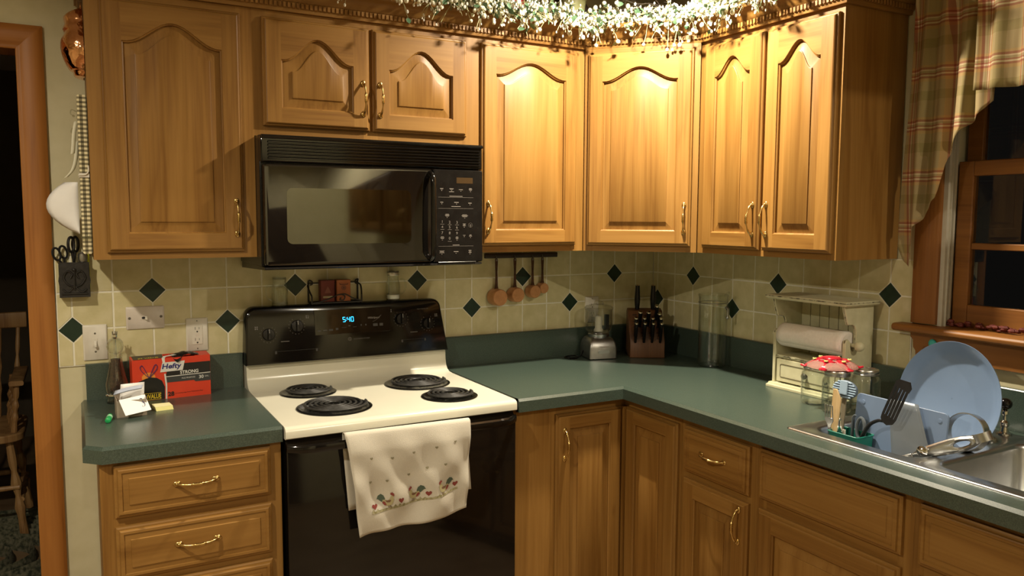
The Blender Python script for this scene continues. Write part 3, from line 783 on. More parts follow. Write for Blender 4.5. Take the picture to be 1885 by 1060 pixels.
# ------------------------------------------------------------------ range
RX = -1.844
t = thing('range', 'almond and black electric coil range standing between the two countertops', 'stove', (RX, 0, 0))
W = .758
b = MB()
b.box(0.004, W - .004, -.60, -.012, 0.06, .905, 0)
part('body', b, black_satin, t, bev=.003)
b = MB()   # cooktop with burner wells left open as rings
prof = [(-.645, .884), (-.651, .888), (-.651, .906), (-.648, .914), (-.641, .9185), (-.630, .9200), (-.14, .9200), (-.105, .922), (-.085, .930), (-.074, .945), (-.068, .965), (-.064, 1.008), (-.02, 1.010), (-.014, .90)]
b.loft([[(x, y, z) for y, z in prof] for x in (.0, .004, W - .004, W)], 0, True, True, True)
part('cooktop', b, cream, t, angle=50)
BUR = [(-1.668, -.215, .095, 4), (-1.648, -.466, .118, 5), (-1.280, -.252, .118, 5), (-1.260, -.492, .095, 4)]
for bx, by, br, nt in BUR:
    pb = MB().lathe([(br, .9203), (br + .001, .9225), (br - .004, .9245), (br - .010, .9235), (br - .018, .9212), (br * .4, .9205), (.001, .9205)], 48, (bx - RX, by, 0), None, 0, False, True)
    pan = part('drip_pan', pb, pan_m, t, angle=60)
    r0, r1 = .018, br - .016; pts = []
    for i in range(nt * 26 + 1):
        a = i / 26 * 2 * PI; r = r0 + (r1 - r0) * i / (nt * 26)
        pts.append((bx - RX + r * math.cos(a), by + r * math.sin(a), .9325))
    cb = MB().tube(pts, .0043, 7, flat=1.0)
    for k in range(3):
        a = PI / 2 + k * 2 * PI / 3
        cb.add([(bx - RX + math.cos(a) * rr + math.sin(a) * s * .002, by + math.sin(a) * rr - math.cos(a) * s * .002, z) for rr in (.014, br - .020) for s in (-1, 1) for z in (.9255, .9285)],
               [(0, 1, 3, 2), (4, 6, 7, 5), (0, 4, 5, 1), (2, 3, 7, 6), (0, 2, 6, 4), (1, 5, 7, 3)])
    part('coil', cb, coil_m, pan, angle=60)
# black console: local outline in (x, z), rounded top corners, leaning back slightly
def con(s, y, dz=0., top=1.205, bot=1.004):
    o = []
    xl, xr = -.004 + s, W + .004 - s; lean = .020
    r = .034
    o += [(xl, bot + dz), (xr, bot + dz)]
    for i in range(7):
        a = PI / 2 * i / 6; o.append((xr - lean - r + r * math.cos(a) + (0), top - dz - r + r * math.sin(a)))
    for i in range(7):
        a = PI / 2 + PI / 2 * i / 6; o.append((xl + .006 + r + r * math.cos(a), top - dz - r + r * math.sin(a)))
    return [(x, y - (.034 * (top - z) / (top - bot) if y < -.03 else 0), z) for x, z in o]
b = MB().loft([con(0, -.014), con(0, -.048), con(.003, -.053, .003), con(.008, -.0545, .008)], 0, True, True, True)
console = part('console', b, black_gloss, t, angle=40)
def cpt(u, z, d=0.): return (u - RX, -.0548 - .034 * (1.205 - z) / .201 - d, z)   # point on console face
cu = Vector((0, -.034 / .201 * -1, 1)).normalized()
CU = Vector((0, .167, .986)); CN = Vector((0, -.986, .167))
ins = MB(); a_ = [cpt(-1.603, 1.094, .001), cpt(-1.318, 1.094, .001), cpt(-1.312, 1.184, .001), cpt(-1.603, 1.184, .001)]
ins.loft([[tuple(Vector(p) + CN * k) for p in a_] for k in (-.002, .0012)], 0, True, True, True)
part('display_panel', ins, black_glass, t, bev=.0006)
KN = [(-1.768, 1.108), (-1.667, 1.132), (-1.271, 1.135), (-1.163, 1.112)]
lt = MB()
for kx, kz in KN:
    c = Vector(cpt(kx, kz)); A = Vector((1, 0, 0))
    loops = [ring(r, 28, c + CN * h, A, CU) for r, h in ((.0215, .0), (.0215, .010), (.0200, .013), (.002, .0135))]
    kb = MB().loft(loops, 0, True, True, True)
    q = [c + A * a + CU * u + CN * .0135 for a, u in ((-.0045, -.019), (.0045, -.019), (.0035, .019), (-.0035, .019))]
    kb.loft([[tuple(v) for v in q], [tuple(v + CN * .010) for v in q]], 0, True, True, True)
    kn = part('knob', kb, black_satin, t, bev=.0008)
    q = [c + A * a + CU * u + CN * .0238 for a, u in ((-.0007, .004), (.0007, .004), (.0007, .0185), (-.0007, .0185))]
    part('pointer_mark', MB().add([tuple(v) for v in q], [(0, 1, 2, 3)]), grey_ink, kn, smooth=False)
    for k in range(14):
        a = math.radians(130 - k * 20.0 - (0)) if True else 0
        a = math.radians(60 - k * 23)
        p = c + A * math.cos(a) * .0285 + CU * math.sin(a) * .0285 + CN * .0006
        s = .0009
        lt.add([tuple(p + A * i * s + CU * j * s * 1.3) for i, j in ((-1, -1), (1, -1), (1, 1), (-1, 1))], [(0, 1, 2, 3)])
def bar(mb, u, z, w, h, fn=cpt, d=.0008, m=0):
    mb.add([fn(u - w / 2, z - h / 2, d), fn(u + w / 2, z - h / 2, d), fn(u + w / 2, z + h / 2, d), fn(u - w / 2, z + h / 2, d)], [(0, 1, 2, 3)], m)
X_ = (1, 0, 0)
text(lt, 'ACCUBAKE SYSTEM', Vector(cpt(-1.462, 1.0700)) + CN * .0008, X_, CU, width=.062)
o_ = Vector(cpt(-1.476, 1.0735)) + CN * .0008
lt.loft([ring(.0068, 20, o_, X_, CU), ring(.0052, 20, o_, X_, CU)]); lt.loft([ring(.0025, 12, o_, X_, CU), ring(.0005, 12, o_, X_, CU)])
text(lt, 'Super Capacity 465', Vector(cpt(-1.203, 1.166)) + CN * .0008, X_, CU, width=.046, shear=.2)
for u, z, w_ in ((-1.711, 1.081, .030), (-1.222, 1.083, .030)): bar(lt, u, z, w_, .0022)
for u, z in ((-1.808, 1.133), (-1.628, 1.163), (-1.312, 1.168), (-1.126, 1.142)):
    for i in (-1, 1):
        for j in (-1, 1): bar(lt, u + i * .0032, z + j * .0032, .0045, .0045)
part('lettering', lt, dim_ink, console, smooth=False, kind='stuff')
lt = MB(); text(lt, 'Whirlpool', Vector(cpt(-1.402, 1.140)) + CN * .0030, X_, CU, width=.046, shear=.35, bold=.01)
lt.tube([tuple(Vector(cpt(-1.384 + .034 * k / 8, 1.1325 + .022 * (k / 8) ** 1.5)) + CN * .0032) for k in range(9)], .0005, 4)
part('logo', lt, mat('logo_ink', (.28, .25, .23), .4), console, smooth=False)
lt = MB()
for u, z, w_, h_ in ((-1.588, 1.110, .012, .004), (-1.566, 1.111, .016, .004), (-1.545, 1.111, .016, .007), (-1.522, 1.113, .010, .008), (-1.495, 1.117, .018, .0015), (-1.475, 1.122, .008, .004), (-1.455, 1.117, .014, .0015), (-1.430, 1.122, .004, .007), (-1.412, 1.122, .005, .006), (-1.375, 1.120, .018, .010), (-1.352, 1.120, .014, .010)):
    bar(lt, u, z, w_, h_, d=.0030)
part('key_marks', lt, mat('faint_ink', (.05, .047, .043), .5), console, smooth=False)
lt = MB(); bar(lt, -1.566, 1.146, .052, .032, d=.0028); part('display_window', lt, mat('display_dark', (.002, .002, .002), .05), console, smooth=False)
# seven-segment clock 5:40
lt = MB()
SEG = {'5': 'afgcd', '4': 'fgbc', '0': 'abcdef'}
def seg_digit(ch, u0, z0, w_=.0085, h_=.0165):
    t_ = .0019; P = {'a': (0, h_, w_, t_), 'g': (0, h_ / 2, w_, t_), 'd': (0, 0, w_, t_), 'f': (-w_ / 2, h_ * .75, t_, h_ / 2), 'b': (w_ / 2, h_ * .75, t_, h_ / 2), 'e': (-w_ / 2, h_ * .25, t_, h_ / 2), 'c': (w_ / 2, h_ * .25, t_, h_ / 2)}
    for s_ in SEG[ch]:
        a, c, ww, hh = P[s_]; bar(lt, u0 + a, z0 + c, ww, hh, d=.0032)
seg_digit('5', -1.4935, 1.1375); seg_digit('4', -1.4765, 1.1375); seg_digit('0', -1.4625, 1.1375)
bar(lt, -1.4850, 1.1425, .0020, .0020, d=.0032); bar(lt, -1.4850, 1.1500, .0020, .0020, d=.0032)
part('clock_display', lt, lcd_m, console, smooth=False, label='glowing blue clock digits')
# trim lines on the console
lt = MB(); bar(lt, -1.665, 1.0475, .15, .0007); bar(lt, -1.227, 1.056, .085, .0007)
for k, u in enumerate((-1.745, -1.60, -1.272, -1.178)): bar(lt, u, 1.044 if k < 2 else 1.052, .007, .010)
part('trim_lines', lt, mat('trim_ink', (.03, .027, .024), .5), console, smooth=False)
# oven door
b = MB()
dp = [(-.600, .30), (-.640, .30), (-.648, .306), (-.648, .842), (-.640, .868), (-.625, .880), (-.600, .880)]
b.loft([[(x, y, z) for y, z in dp] for x in (.003, W - .003)], 0, True, True, True)
door = part('oven_door', b, black_glass, t, bev=.003)
b = MB(); L = W - .006; xs_ = [.003 + L * i / 20 for i in range(21)]
def hprof(x):
    e = min(1, min(x - .003, W - .003 - x) / .07); o = .648 + .036 * math.sin(PI / 2 * max(0, e)) ** .7
    return [(x, -o + .004, .872), (x, -o - .004, .868), (x, -o - .006, .858), (x, -o - .003, .848), (x, -o + .006, .846), (x, -o + .012, .852), (x, -o + .011, .868)]
b.loft([hprof(x) for x in xs_], 0, True, True, True)
part('door_handle', b, black_gloss, door, angle=50)
b = MB(); b.box(.003, W - .003, -.642, -.600, .075, .294); part('storage_drawer', b, black_glass, t, bev=.004)

# ------------------------------------------------------------------ microwave
t = thing('microwave', 'black over-the-range microwave under the short wall cabinet', 'microwave', (-1.844, 0, 0))
W = .757; Z0m, Z1m = 1.362, 1.7745
b = MB(); b.box(.0, W, -.370, -.010, Z0m + .004, Z1m); part('case', b, black_satin, t, bev=.003)
b = MB()  # top vent
b.box(.0, W, -.392, -.3705, 1.690, Z1m); part('vent_housing', b, black_gloss, t, bev=.005)
for k in range(6):
    z = 1.700 + k * .0098
    b = MB(); b.loft([[(x, y, zz) for y, zz in ((-.3925, z), (-.4005, z + .0008), (-.4005, z + .0036), (-.3925, z + .0072))] for x in (.022, W - .012)], 0, True, True, True)
    part('vent_slat', b, black_gloss, t, smooth=False)
b = MB(); b.loft([[(x, y, zz) for y, zz in ((-.3925, 1.762), (-.400, 1.763), (-.4015, 1.768), (-.397, 1.7735), (-.3925, 1.7740))] for x in (.002, W - .002)], 0, True, True, True)
part('vent_lip', b, black_gloss, t)
xd = .565
out = rrect(.006, xd, 1.368, 1.686, .010)
b = MB().loft([[(x, y, z) for x, z in rrect(.006 + d, xd - d, 1.368 + d, 1.686 - d, .010)] for d, y in ((0, -.3705), (0, -.394), (.003, -.399), (.008, -.400))], 0, True, True, True)
mdoor = part('door', b, door_glass, t, angle=40)
wo = rrect(.074, .486, 1.437, 1.612, .018)
part('window', MB().loft([[(x, -.4002, z) for x, z in wo], [(x, -.4008, z) for x, z in wo]], 0, True, True, True), mesh_glass, mdoor, smooth=False)
b = MB().tube(bez([(.556, -.400, 1.672), (.556, -.424, 1.655), (.556, -.430, 1.60), (.556, -.431, 1.52), (.556, -.430, 1.44), (.556, -.424, 1.395), (.556, -.400, 1.380)], 5), .0095, 12)
part('door_handle', b, black_gloss, mdoor, angle=60)
b = MB().loft([[(x, y, z) for x, z in rrect(xd + .004 + d, W - d, 1.368 + d, 1.686 - d, .006)] for d, y in ((0, -.3705), (0, -.394), (.003, -.398))], 0, True, True, True)
kp = part('control_panel', b, black_satin, t, angle=40)
part('display', MB().box(.655, .717, -.3985, -.3978, 1.640, 1.660), amber_m, kp, smooth=False, label='dark amber display')
lt = MB()
def mpt(u, z, d=0.): return (u, -.3982 - d, z)
# map photo columns to the panel
def mx(u): return (u - 803) / 79. * .146 + .584
def mz(v): return 1.668 - (v - 322) / 158. * .302
def mbar(u, v, w_, h_): bar(lt, mx(u), mz(v), w_ / 79 * .146, h_ / 158 * .302, mpt)
for u, v, d in ((812, 406, '1'), (827, 407, '2'), (842, 407.5, '3'), (812, 415.5, '4'), (827, 416, '5'), (842, 416.5, '6'), (812, 426, '7'), (827, 426.5, '8'), (842, 427, '9'), (827, 436, '0')):
    text(lt, d, mpt(mx(u), mz(v + 2), .0004), X_, (0, 0, 1), height=.0092, align='CENTER')
    if d not in '789': mbar(u, v + 4.2 + (1 if d == '0' else 0), 8, .5)
for u, v, w_, h_ in ((811, 347, 7, 3), (831, 347, 9, 3), (850, 348, 11, 2), (870, 347, 7, 5), (811, 371, 6, 2.5), (841, 371, 9, 2.5), (869, 372, 7, 2.5), (822, 394, 9, 5), (858, 395, 13, 5), (857, 411.5, 6, 5), (870, 412, 5, 2), (857, 430.5, 5, 1.5), (870, 431, 6, 4), (812, 434.5, 8, 5), (842, 435, 6, 5), (811, 460, 10, 5), (840, 460, 13, 2.5), (869, 460, 6, 6)):
    k = max(1, round(h_ / 1.9))
    for q in range(k): mbar(u, v - h_ / 2 + (q + .5) * h_ / k, w_ * (.75 + .25 * ((q + int(u)) % 2)), h_ / k * .55)
    mbar(u, v + h_ / 2 + 1.6, 2, .9)
for v in (362, 382, 450): mbar(840, v, 72, .35)
for u, v, w_ in ((840, 360, 27), (840, 378.5, 19), (840, 448, 14), (831, 352, 10)): mbar(u, v, w_, 1.1)
ctr = Vector(mpt(mx(870), mz(412), .0004)); lt.loft([ring(.0078, 20, ctr, X_, (0, 0, 1)), ring(.0073, 20, ctr, X_, (0, 0, 1))])
part('lettering', lt, mat('keypad_ink', (.20, .18, .16), .5), kp, smooth=False, kind='stuff')
b = MB().tube([mpt(mx(804), mz(479), .001), mpt(mx(881), mz(479), .001)], .0014, 6); part('trim_bar', b, mat('dark_chrome', (.35, .35, .34), .15, 1.), kp)
b = MB(); b.loft([[(x, y, z) for y, z in ((-.012, 1.3655), (-.396, 1.3655), (-.398, 1.360), (-.388, 1.357), (-.012, 1.345))] for x in (.004, W - .004)], 0, True, True, True)
part('underside_pan', b, black_satin, t, smooth=False)
# ------------------------------------------------------------------ things on the walls
def plate(name, label, cat, cx, cz, w, h, m, wall='b', tilt=0.):
    b = MB().loft([[(x, y, z) for x, z in rrect(-w / 2 + d, w / 2 - d, -h / 2 + d, h / 2 - d, .004, 3)] for d, y in ((0, 0), (0, -.003), (.003, -.006))], 0, True, True, True)
    t = thing(name, label, cat, (cx, -.0070, cz))
    part('cover_plate', b, m, t, angle=50)
    return t
def screw(t, x, z, y=-.0062, r=.0032):
    part('screw', MB().loft([ring(r, 10, (x, y, z), (1, 0, 0), (0, 0, 1)), ring(r * .8, 10, (x, y - .0008, z), (1, 0, 0), (0, 0, 1))], 0, True, True, True), screw_m, t)
t = plate('light_switch', 'white toggle light switch plate at the far left behind the pepper mill', 'light switch', -2.3065, 1.111, .071, .117, white_pl)
screw(t, 0, .030); screw(t, 0, -.030)
part('collar', MB().box(-.006, .006, -.0075, -.006, -.013, .013), white_pl, t, smooth=False)
part('toggle', MB().loft([[(-.0045, -.0075, -.009), (.0045, -.0075, -.009), (.0045, -.0075, .006), (-.0045, -.0075, .006)], [(-.0035, -.020, -.014), (.0035, -.020, -.014), (.0035, -.020, -.006), (-.0035, -.020, -.006)]], 0, True, True, True), white_pl, t, bev=.001)
t = plate('light_switch', 'white plate lying sideways with a small switch above the trash bag box', 'light switch', -2.1555, 1.184, .117, .076, pink_pl)
screw(t, -.048, 0, r=.0045); screw(t, .048, .002, r=.0045)
part('collar', MB().box(-.015, .004, -.0078, -.006, -.006, .006), pink_pl, t, smooth=False)
part('slot', MB().loft([ring(.0042, 12, (-.006, y, 0), (1.3, 0, 0), (0, 0, 1)) for y in (-.0078, -.0081)], 0, True, True, True), dark_slot, t)
part('toggle', MB().box(-.001, .006, -.018, -.0078, -.006, .006), white_pl, t, bev=.001)
def outlet(label, x, z, cat='electrical outlet'):
    t = plate('electrical_outlet', label, cat, x, z, .071, .115, white_pl)
    screw(t, 0, .048, r=.002); screw(t, 0, -.048, r=.002)
    part('receptacle', MB().loft([[(a, y, c) for a, c in rrect(-.017, .017, -.033, .033, .002, 3)] for y in (-.0061, -.0078)], 0, True, True, True), white_pl, t, bev=.0004)
    for s in (.019, -.019):
        sl = MB(); sl.box(-.0072, -.0058, -.0082, -.0079, s - .001, s + .008); sl.box(.0055, .0068, -.0082, -.0079, s, s + .007)
        sl.loft([ring(.0028, 10, (0, y, s - .008), (1, 0, 0), (0, 0, 1)) for y in (-.0079, -.0082)], 0, True, True, True)
        part('socket_slots', sl, dark_slot, t, smooth=False)
    b = MB(); b.box(-.006, .006, -.0084, -.0079, .0010, .0050); b.box(-.006, .006, -.0084, -.0079, -.0050, -.0010)
    part('test_button', b, pink_pl, t, smooth=False)
    return t
outlet('white double electrical outlet with test button above the trash bag box, left of the range', -1.995, 1.116)
outlet('white electrical outlet half hidden behind the food processor in the corner', -.350, 1.118)

# cast iron scissors holder
t = thing('wall_pocket', 'black cast iron pocket holding scissors on the wall beside the door casing', 'wall holder', (-2.3575, 0, 1.318))
def pocket(s, y): return [(-.046 * s, y, .060), (-.040 * s, y, .064), (.040 * s, y, .064), (.046 * s, y, .060), (.044 * s, y, .030), (.048 * s, y, 0), (.044 * s, y, -.030), (.046 * s, y, -.055), (.036 * s, y, -.060), (.026 * s, y, -.056), (.010 * s, y, -.066), (-.010 * s, y, -.066), (-.026 * s, y, -.056), (-.036 * s, y, -.060), (-.046 * s, y, -.055), (-.044 * s, y, -.030), (-.048 * s, y, 0), (-.044 * s, y, .030)]
part('back_plate', MB().loft([pocket(1, -.0010), pocket(1, -.005)], 0, True, True, True), iron, t, smooth=False)
b = MB(); fo = [(-.043, .058), (.043, .058), (.041, .03), (.045, 0), (.041, -.03), (.043, -.053), (-.043, -.053), (-.041, -.03), (-.045, 0), (-.041, .03)]
b.loft([[(x, y, z) for x, z in fo] for y in (-.046, -.050)], 0, True, True, True)
b.box(-.043, -.039, -.046, -.005, -.053, .050); b.box(.039, .043, -.046, -.005, -.053, .050); b.box(-.043, .043, -.046, -.005, -.053, -.049)
part('front_basket', b, iron, t, smooth=False)
b = MB()
for s in (-1, 1):
    b.tube(bez([(0, -.051, -.02), (s * .018, -.053, -.012), (s * .030, -.053, .010), (s * .020, -.053, .030), (s * .006, -.053, .022), (s * .012, -.053, .008)], 6), .0028, 6)
    b.tube(bez([(s * .002, -.051, -.02), (s * .02, -.053, -.036), (s * .034, -.053, -.026)], 6), .0026, 6)
b.tube([(-.036, -.052, -.041), (.036, -.052, -.041)], .0032, 6); b.ball((0, -.052, .034), .006)
b.tube([(0, -.052, -.03), (0, -.053, .04)], .003, 6)
part('scroll_relief', b, iron, t)
def scissors(name, label, x, z, s, lean, y=-.03, m=None, grp=None):
    t = thing(name, label, 'scissors', (x, y, z), 0, grp)
    for k in (-1, 1):
        pts = [(lean * .01 + k * s * .012 + math.cos(a) * s * .0115, k * .003, s * .018 + math.sin(a) * s * .021) for a in [2 * PI * i / 20 for i in range(20)]]
        hb = MB().tube(pts, .0038 * s, 7, closed=True)
        hb.tube([(k * s * .010, k * .003, -.002), (k * s * .004, k * .002, -.022 * s), (0, 0, -.045 * s)], [.004 * s, .004 * s, .003], 7)
        part('handle', hb, m or nylon, t)
    part('blades', MB().box(-.004, .004, -.001, .001, -.100 * s, -.040 * s), steel_b, t, smooth=False)
    return t
o = scissors('scissors', 'black-handled scissors with the tall loop standing in the iron wall pocket', -2.357, 1.412, 1.12, 0, -.030)
o.rotation_euler = (0, 0, .9)
o = scissors('scissors', 'smaller black-handled scissors leaning left in the iron wall pocket', -2.391, 1.388, .95, 0, -.020)
o.rotation_euler = (0, -.25, .35)
t = thing('marker_pen', 'silver-grey capped tool standing right of the scissors in the iron wall pocket', 'tool', (-2.332, -.030, 1.345))
part('grip', MB().lathe([(.009, -.060), (.011, .0), (.012, .030), (.014, .042), (.013, .056), (.008, .062), (.0, .063)], 14), satin := steel_b, t)
part('collar', MB().lathe([(.0125, .024), (.0135, .026), (.0135, .030), (.0125, .032)], 14), black_satin, t)
t = tag(part('highlighter', MB().lathe([(.005, -.07), (.0055, .05), (.0055, .066), (.003, .070), (0, .0705)], 10), mat('neon_yellow', (.62, .66, .04), .5)), 'thin neon yellow pen behind the gingham board edge in the iron wall pocket', 'pen', None, (-2.3185, -.022, 1.355))

# gingham covered hanging board on the cabinet's left side, seen edge-on
t = thing('memo_board', 'gingham-covered narrow board hanging against the side of the left wall cabinet, seen edge-on', 'board', (X1, 0, 0))
b = MB()
b.loft([[(x, y, z) for x, z in rrect(-.0265, -.0015, 1.412, 1.868, .006, 3)] for y in (-.290, -.10)], 0, True, True, True)
part('board', b, gingham_m, t, uvf=lambda c: (c.x * .8 + c.y, c.z))
for z in (1.655, 1.475):
    b = MB().tube(bez([(-.028, -.291, z - .016), (-.0275, -.296, z - .016), (-.012, -.297, z - .014), (-.004, -.297, z - .004), (-.004, -.297, z + .012)], 4), .0022, 6)
    b.box(-.029, -.002, -.2945, -.2915, z - .022, z - .010)
    part('clip', b, plastic_c if z < 1.6 else white_pl, t)
t2 = thing('note_paper', 'bright white curled sheet of paper sticking out left of the gingham board', 'paper', (X1 - .034, -.16, 1.535))
N_ = 12; vs = []
outl = lambda v: (.0 if v <= 0 else 1) 
for i in range(N_ + 1):
    v = i / N_; z = .088 - .155 * v
    wl = .082 * (math.sin(PI * min(1, (v + .10) * .92)) ** .75) + .004
    for j in range(7):
        u = j / 6; vs.append((-wl * u + .002, -.020 + .035 * u * u + .006 * math.sin(3 * v), z))
fs = [(i * 7 + j, i * 7 + j + 1, (i + 1) * 7 + j + 1, (i + 1) * 7 + j) for i in range(N_) for j in range(6)]
part('sheet', MB().add(vs, fs), white_paper, t2, solid=.0006)
for nm, pts, lab in (('ribbon', [(-.030, -.26, 1.795), (-.036, -.27, 1.760), (-.040, -.275, 1.715), (-.042, -.275, 1.700)], 'upper pale ribbon tail hanging left of the gingham board'),
                ('ribbon', [(-.030, -.24, 1.740), (-.034, -.25, 1.690), (-.044, -.255, 1.655), (-.062, -.26, 1.632)], 'lower cream ribbon tail curling left of the gingham board')):
    P_ = bez(pts, 5); b = MB()
    vs = [(p.x + s * .0055, p.y + s * .002, p.z + s * .002) for p in P_ for s in (-1, 1)]
    b.add(vs, [(2 * i, 2 * i + 1, 2 * i + 3, 2 * i + 2) for i in range(len(P_) - 1)])
    tag(part(nm, b, mat('ribbon_cream', (.62, .60, .46), .6), solid=.0008), lab, 'ribbon', None, (X1, 0, 0))
for z in (1.825, 1.772):
    b = MB().tube(bez([(-.028, -.24, z), (-.040, -.245, z + .004), (-.043, -.246, z - .008), (-.034, -.246, z - .014)], 4), .0016, 6); b.ball((-.0355, -.246, z - .014), .0035)
    tag(part('hook', b, plastic_c), 'small clear plastic hook at the %s of the gingham board' % ('top left' if z > 1.8 else 'left, just above the ribbon tail'), 'hook', None, (X1, 0, 0))

# copper mold on the cabinet side
t = thing('copper_mold', 'shiny embossed copper mold hanging on the left side of the wall cabinet', 'mold', (X1 - .001, -.16, 2.03))
b = MB(); loops = []
pr0 = [(-.098, .004, .030), (-.094, .026, .045), (-.080, .031, .052), (-.074, .040, .060), (-.050, .052, .074), (-.020, .060, .080), (.010, .060, .076), (.030, .050, .066), (.045, .053, .060), (.060, .048, .052), (.078, .050, .048), (.090, .040, .040), (.100, .024, .028), (.108, .006, .012)]
pr = [tuple(v) for v in bez(pr0, 4)]
for z, d, hw in pr:
    l = []
    for i in range(25):
        a = PI * i / 24; bump = 1 + .02 * math.sin(a * 6) * math.sin(a)
        l.append((-max(.0006, d * max(0, math.sin(a)) ** .8) * bump, hw * math.cos(a), z))
    loops.append(l)
b.loft(loops, 0, False); part('embossed_body', b, copper_br, t, angle=70)
part('hanging_ring', MB().tube([(-.004, .008 * math.cos(a), .116 + .008 * math.sin(a)) for a in [2 * PI * i / 14 for i in range(14)]], .0014, 6, closed=True), copper_br, t)

# measuring cups on a dark rail
t = thing('hanging_rail', 'dark wooden rail on the tiles holding four copper measuring cups', 'rail', (-.7135, 0, 1.3655), 0)
b = MB().loft([[(x, y - .001, z) for y, z in ((-.0075, -.010), (-.021, -.010), (-.023, -.007), (-.023, .007), (-.021, .010), (-.0075, .010))] for x in (-.173, .173)], 0, True, True, True)
part('bar', b, dark_wood, t, bev=.002)
cups = [(-.8400, .0362, .150, 'largest copper measuring cup, leftmost on the dark rail'), (-.7530, .0322, .146, 'second copper measuring cup from the left on the dark rail'),
        (-.6680, .0285, .138, 'third copper measuring cup from the left, hanging just right of the green diamond tile'), (-.6200, .0235, .128, 'smallest copper measuring cup, rightmost on the dark rail')]
for cx, r, hl, lb in cups:
    part('hook', MB().tube(bez([(cx + .7135, -.022, .004), (cx + .7135, -.030, -.002), (cx + .7135, -.031, -.014), (cx + .7135, -.026, -.018)], 3), .0012, 6), screw_m, t)
    c = thing('measuring_cup', lb, 'measuring cup', (cx, -.030, 1.350), 0, 'copper measuring cups')
    b = MB()
    hp = [(-.0065, 0), (-.0065, -.010), (-.0045, -.05), (-.0065, -hl * .72), (-.009, -hl * .80), (.009, -hl * .80), (.0065, -hl * .72), (.0045, -.05), (.0065, -.010), (.0065, 0), (.004, .006), (-.004, .006)]
    b.prism(hp, 'y', -.0015, .0015); part('handle', b, handle_br, c, bev=.0005)
    part('eyelet', MB().tube([(.0028 * math.cos(a), -.002, -.002 + .0028 * math.sin(a)) for a in [2 * PI * i / 10 for i in range(10)]], .0009, 5, closed=True), steel_b, c)
    # bowl with its axis tipped away from the wall: base disc faces the room
    A = Matrix.Rotation(math.radians(90), 4, 'X') @ Matrix.Identity(4)
    zc = -hl * .80 - r * .92
    dpt = r * 1.45
    prof = [(r * .985, 0.0), (r, .002), (r * .97, dpt * .5), (r * .94, dpt * .94), (r * .89, dpt), (.0001, dpt)]
    inn = [(r * .95, 0.0), (r * .92, dpt * .5), (r * .84, dpt * .9), (.0001, dpt * .94)]
    bb = MB().lathe(prof + [], 28, (0, .016, zc), A, 0, False, False); bb.lathe(inn, 28, (0, .016, zc), A, 0, False, False); 
    bb.lathe([(r * .95, 0), (r * .985, 0)], 28, (0, .016, zc), A, 0, False, False)
    part('bowl', bb, copper_m, c, angle=50)
    part('base_disc', MB().lathe([(r * .88, dpt + .0003), (r * .86, dpt + .0012), (.0001, dpt + .0012)], 28, (0, .016, zc), A, 0, False, False), copper_m, c, angle=50)

# ------------------------------------------------------------------ left counter
t = thing('pepper_mill', 'clear pepper mill half full of peppercorns left of the trash bag box', 'pepper mill', (-2.252, -.082, CT))
part('body', MB().lathe([(.030, 0), (.031, .004), (.028, .012), (.027, .022), (.030, .030), (.033, .045), (.034, .062), (.028, .088), (.0215, .12), (.0195, .145), (.021, .152), (.018, .156), (.0165, .154), (.0178, .145), (.0198, .12), (.0262, .088), (.0322, .062), (.0312, .046), (.027, .034), (.001, .032)], 24), glass, t, angle=60)
part('peppercorns', MB().lathe([(.016, .036), (.020, .050), (.021, .062), (.0185, .088), (.0150, .12), (.0140, .142), (.001, .144)], 20, m=0), pepper_m, t, kind='stuff')
part('head', MB().lathe([(.018, .158), (.019, .162), (.024, .172), (.026, .184), (.024, .196), (.017, .206), (.010, .210), (.006, .209), (.016, .203), (.0225, .195), (.0245, .184), (.0225, .173), (.0175, .163), (.006, .159)], 24), glass, t, angle=60)
part('base_ring', MB().lathe([(.0315, .0245), (.034, .026), (.034, .030), (.0315, .0315)], 24), chrome, t)
part('shaft', MB().lathe([(.004, .148), (.004, .208), (.0085, .213), (.0085, .221), (.006, .224), (.001, .225)], 10), chrome, t)
b = MB()
for k in range(5):
    a = k * 2 * PI / 5; b.tube([(.006 * math.cos(a), .006 * math.sin(a), .218), (.0075 * math.cos(a), .0075 * math.sin(a), .231)], .0018, 6)
part('finial', b, steel_b, t)

t = thing('trash_bag_box', 'red and black box of trash bags standing against the left backsplash', 'box', (-2.2065, -.112, CT), math.radians(4.0))
BW, BH, BDp = .240, .136, .062
b = MB()
b.add([(0, 0, 0), (BW, 0, 0), (BW, 0, BH), (0, 0, BH)], [(0, 1, 2, 3)]); b.add([(0, BDp, 0), (BW, BDp, 0), (BW, BDp, BH + .004), (0, BDp, BH + .004)], [(0, 3, 2, 1)])
b.add([(0, 0, 0), (0, BDp, 0), (0, BDp, BH + .004), (0, 0, BH)], [(0, 3, 2, 1)]); b.add([(BW, 0, 0), (BW, BDp, 0), (BW, BDp, BH + .004), (BW, 0, BH)], [(0, 1, 2, 3)])
b.add([(0, 0, 0), (0, BDp, 0), (BW, BDp, 0), (BW, 0, 0)], [(0, 1, 2, 3)])
b.add([(0, 0, BH), (BW * .40, 0, BH), (BW * .42, BDp, BH + .004), (0, BDp, BH + .004)], [(0, 1, 2, 3)])
b.add([(BW * .80, 0, BH), (BW, 0, BH), (BW, BDp, BH + .004), (BW * .76, BDp, BH + .004)], [(0, 1, 2, 3)])
b.add([(BW * .40, 0, BH), (BW * .80, 0, BH), (BW * .76, BDp * .4, BH - .012), (BW * .45, BDp * .4, BH - .012)], [(0, 1, 2, 3)])
part('carton', b, red_box, t, smooth=False)
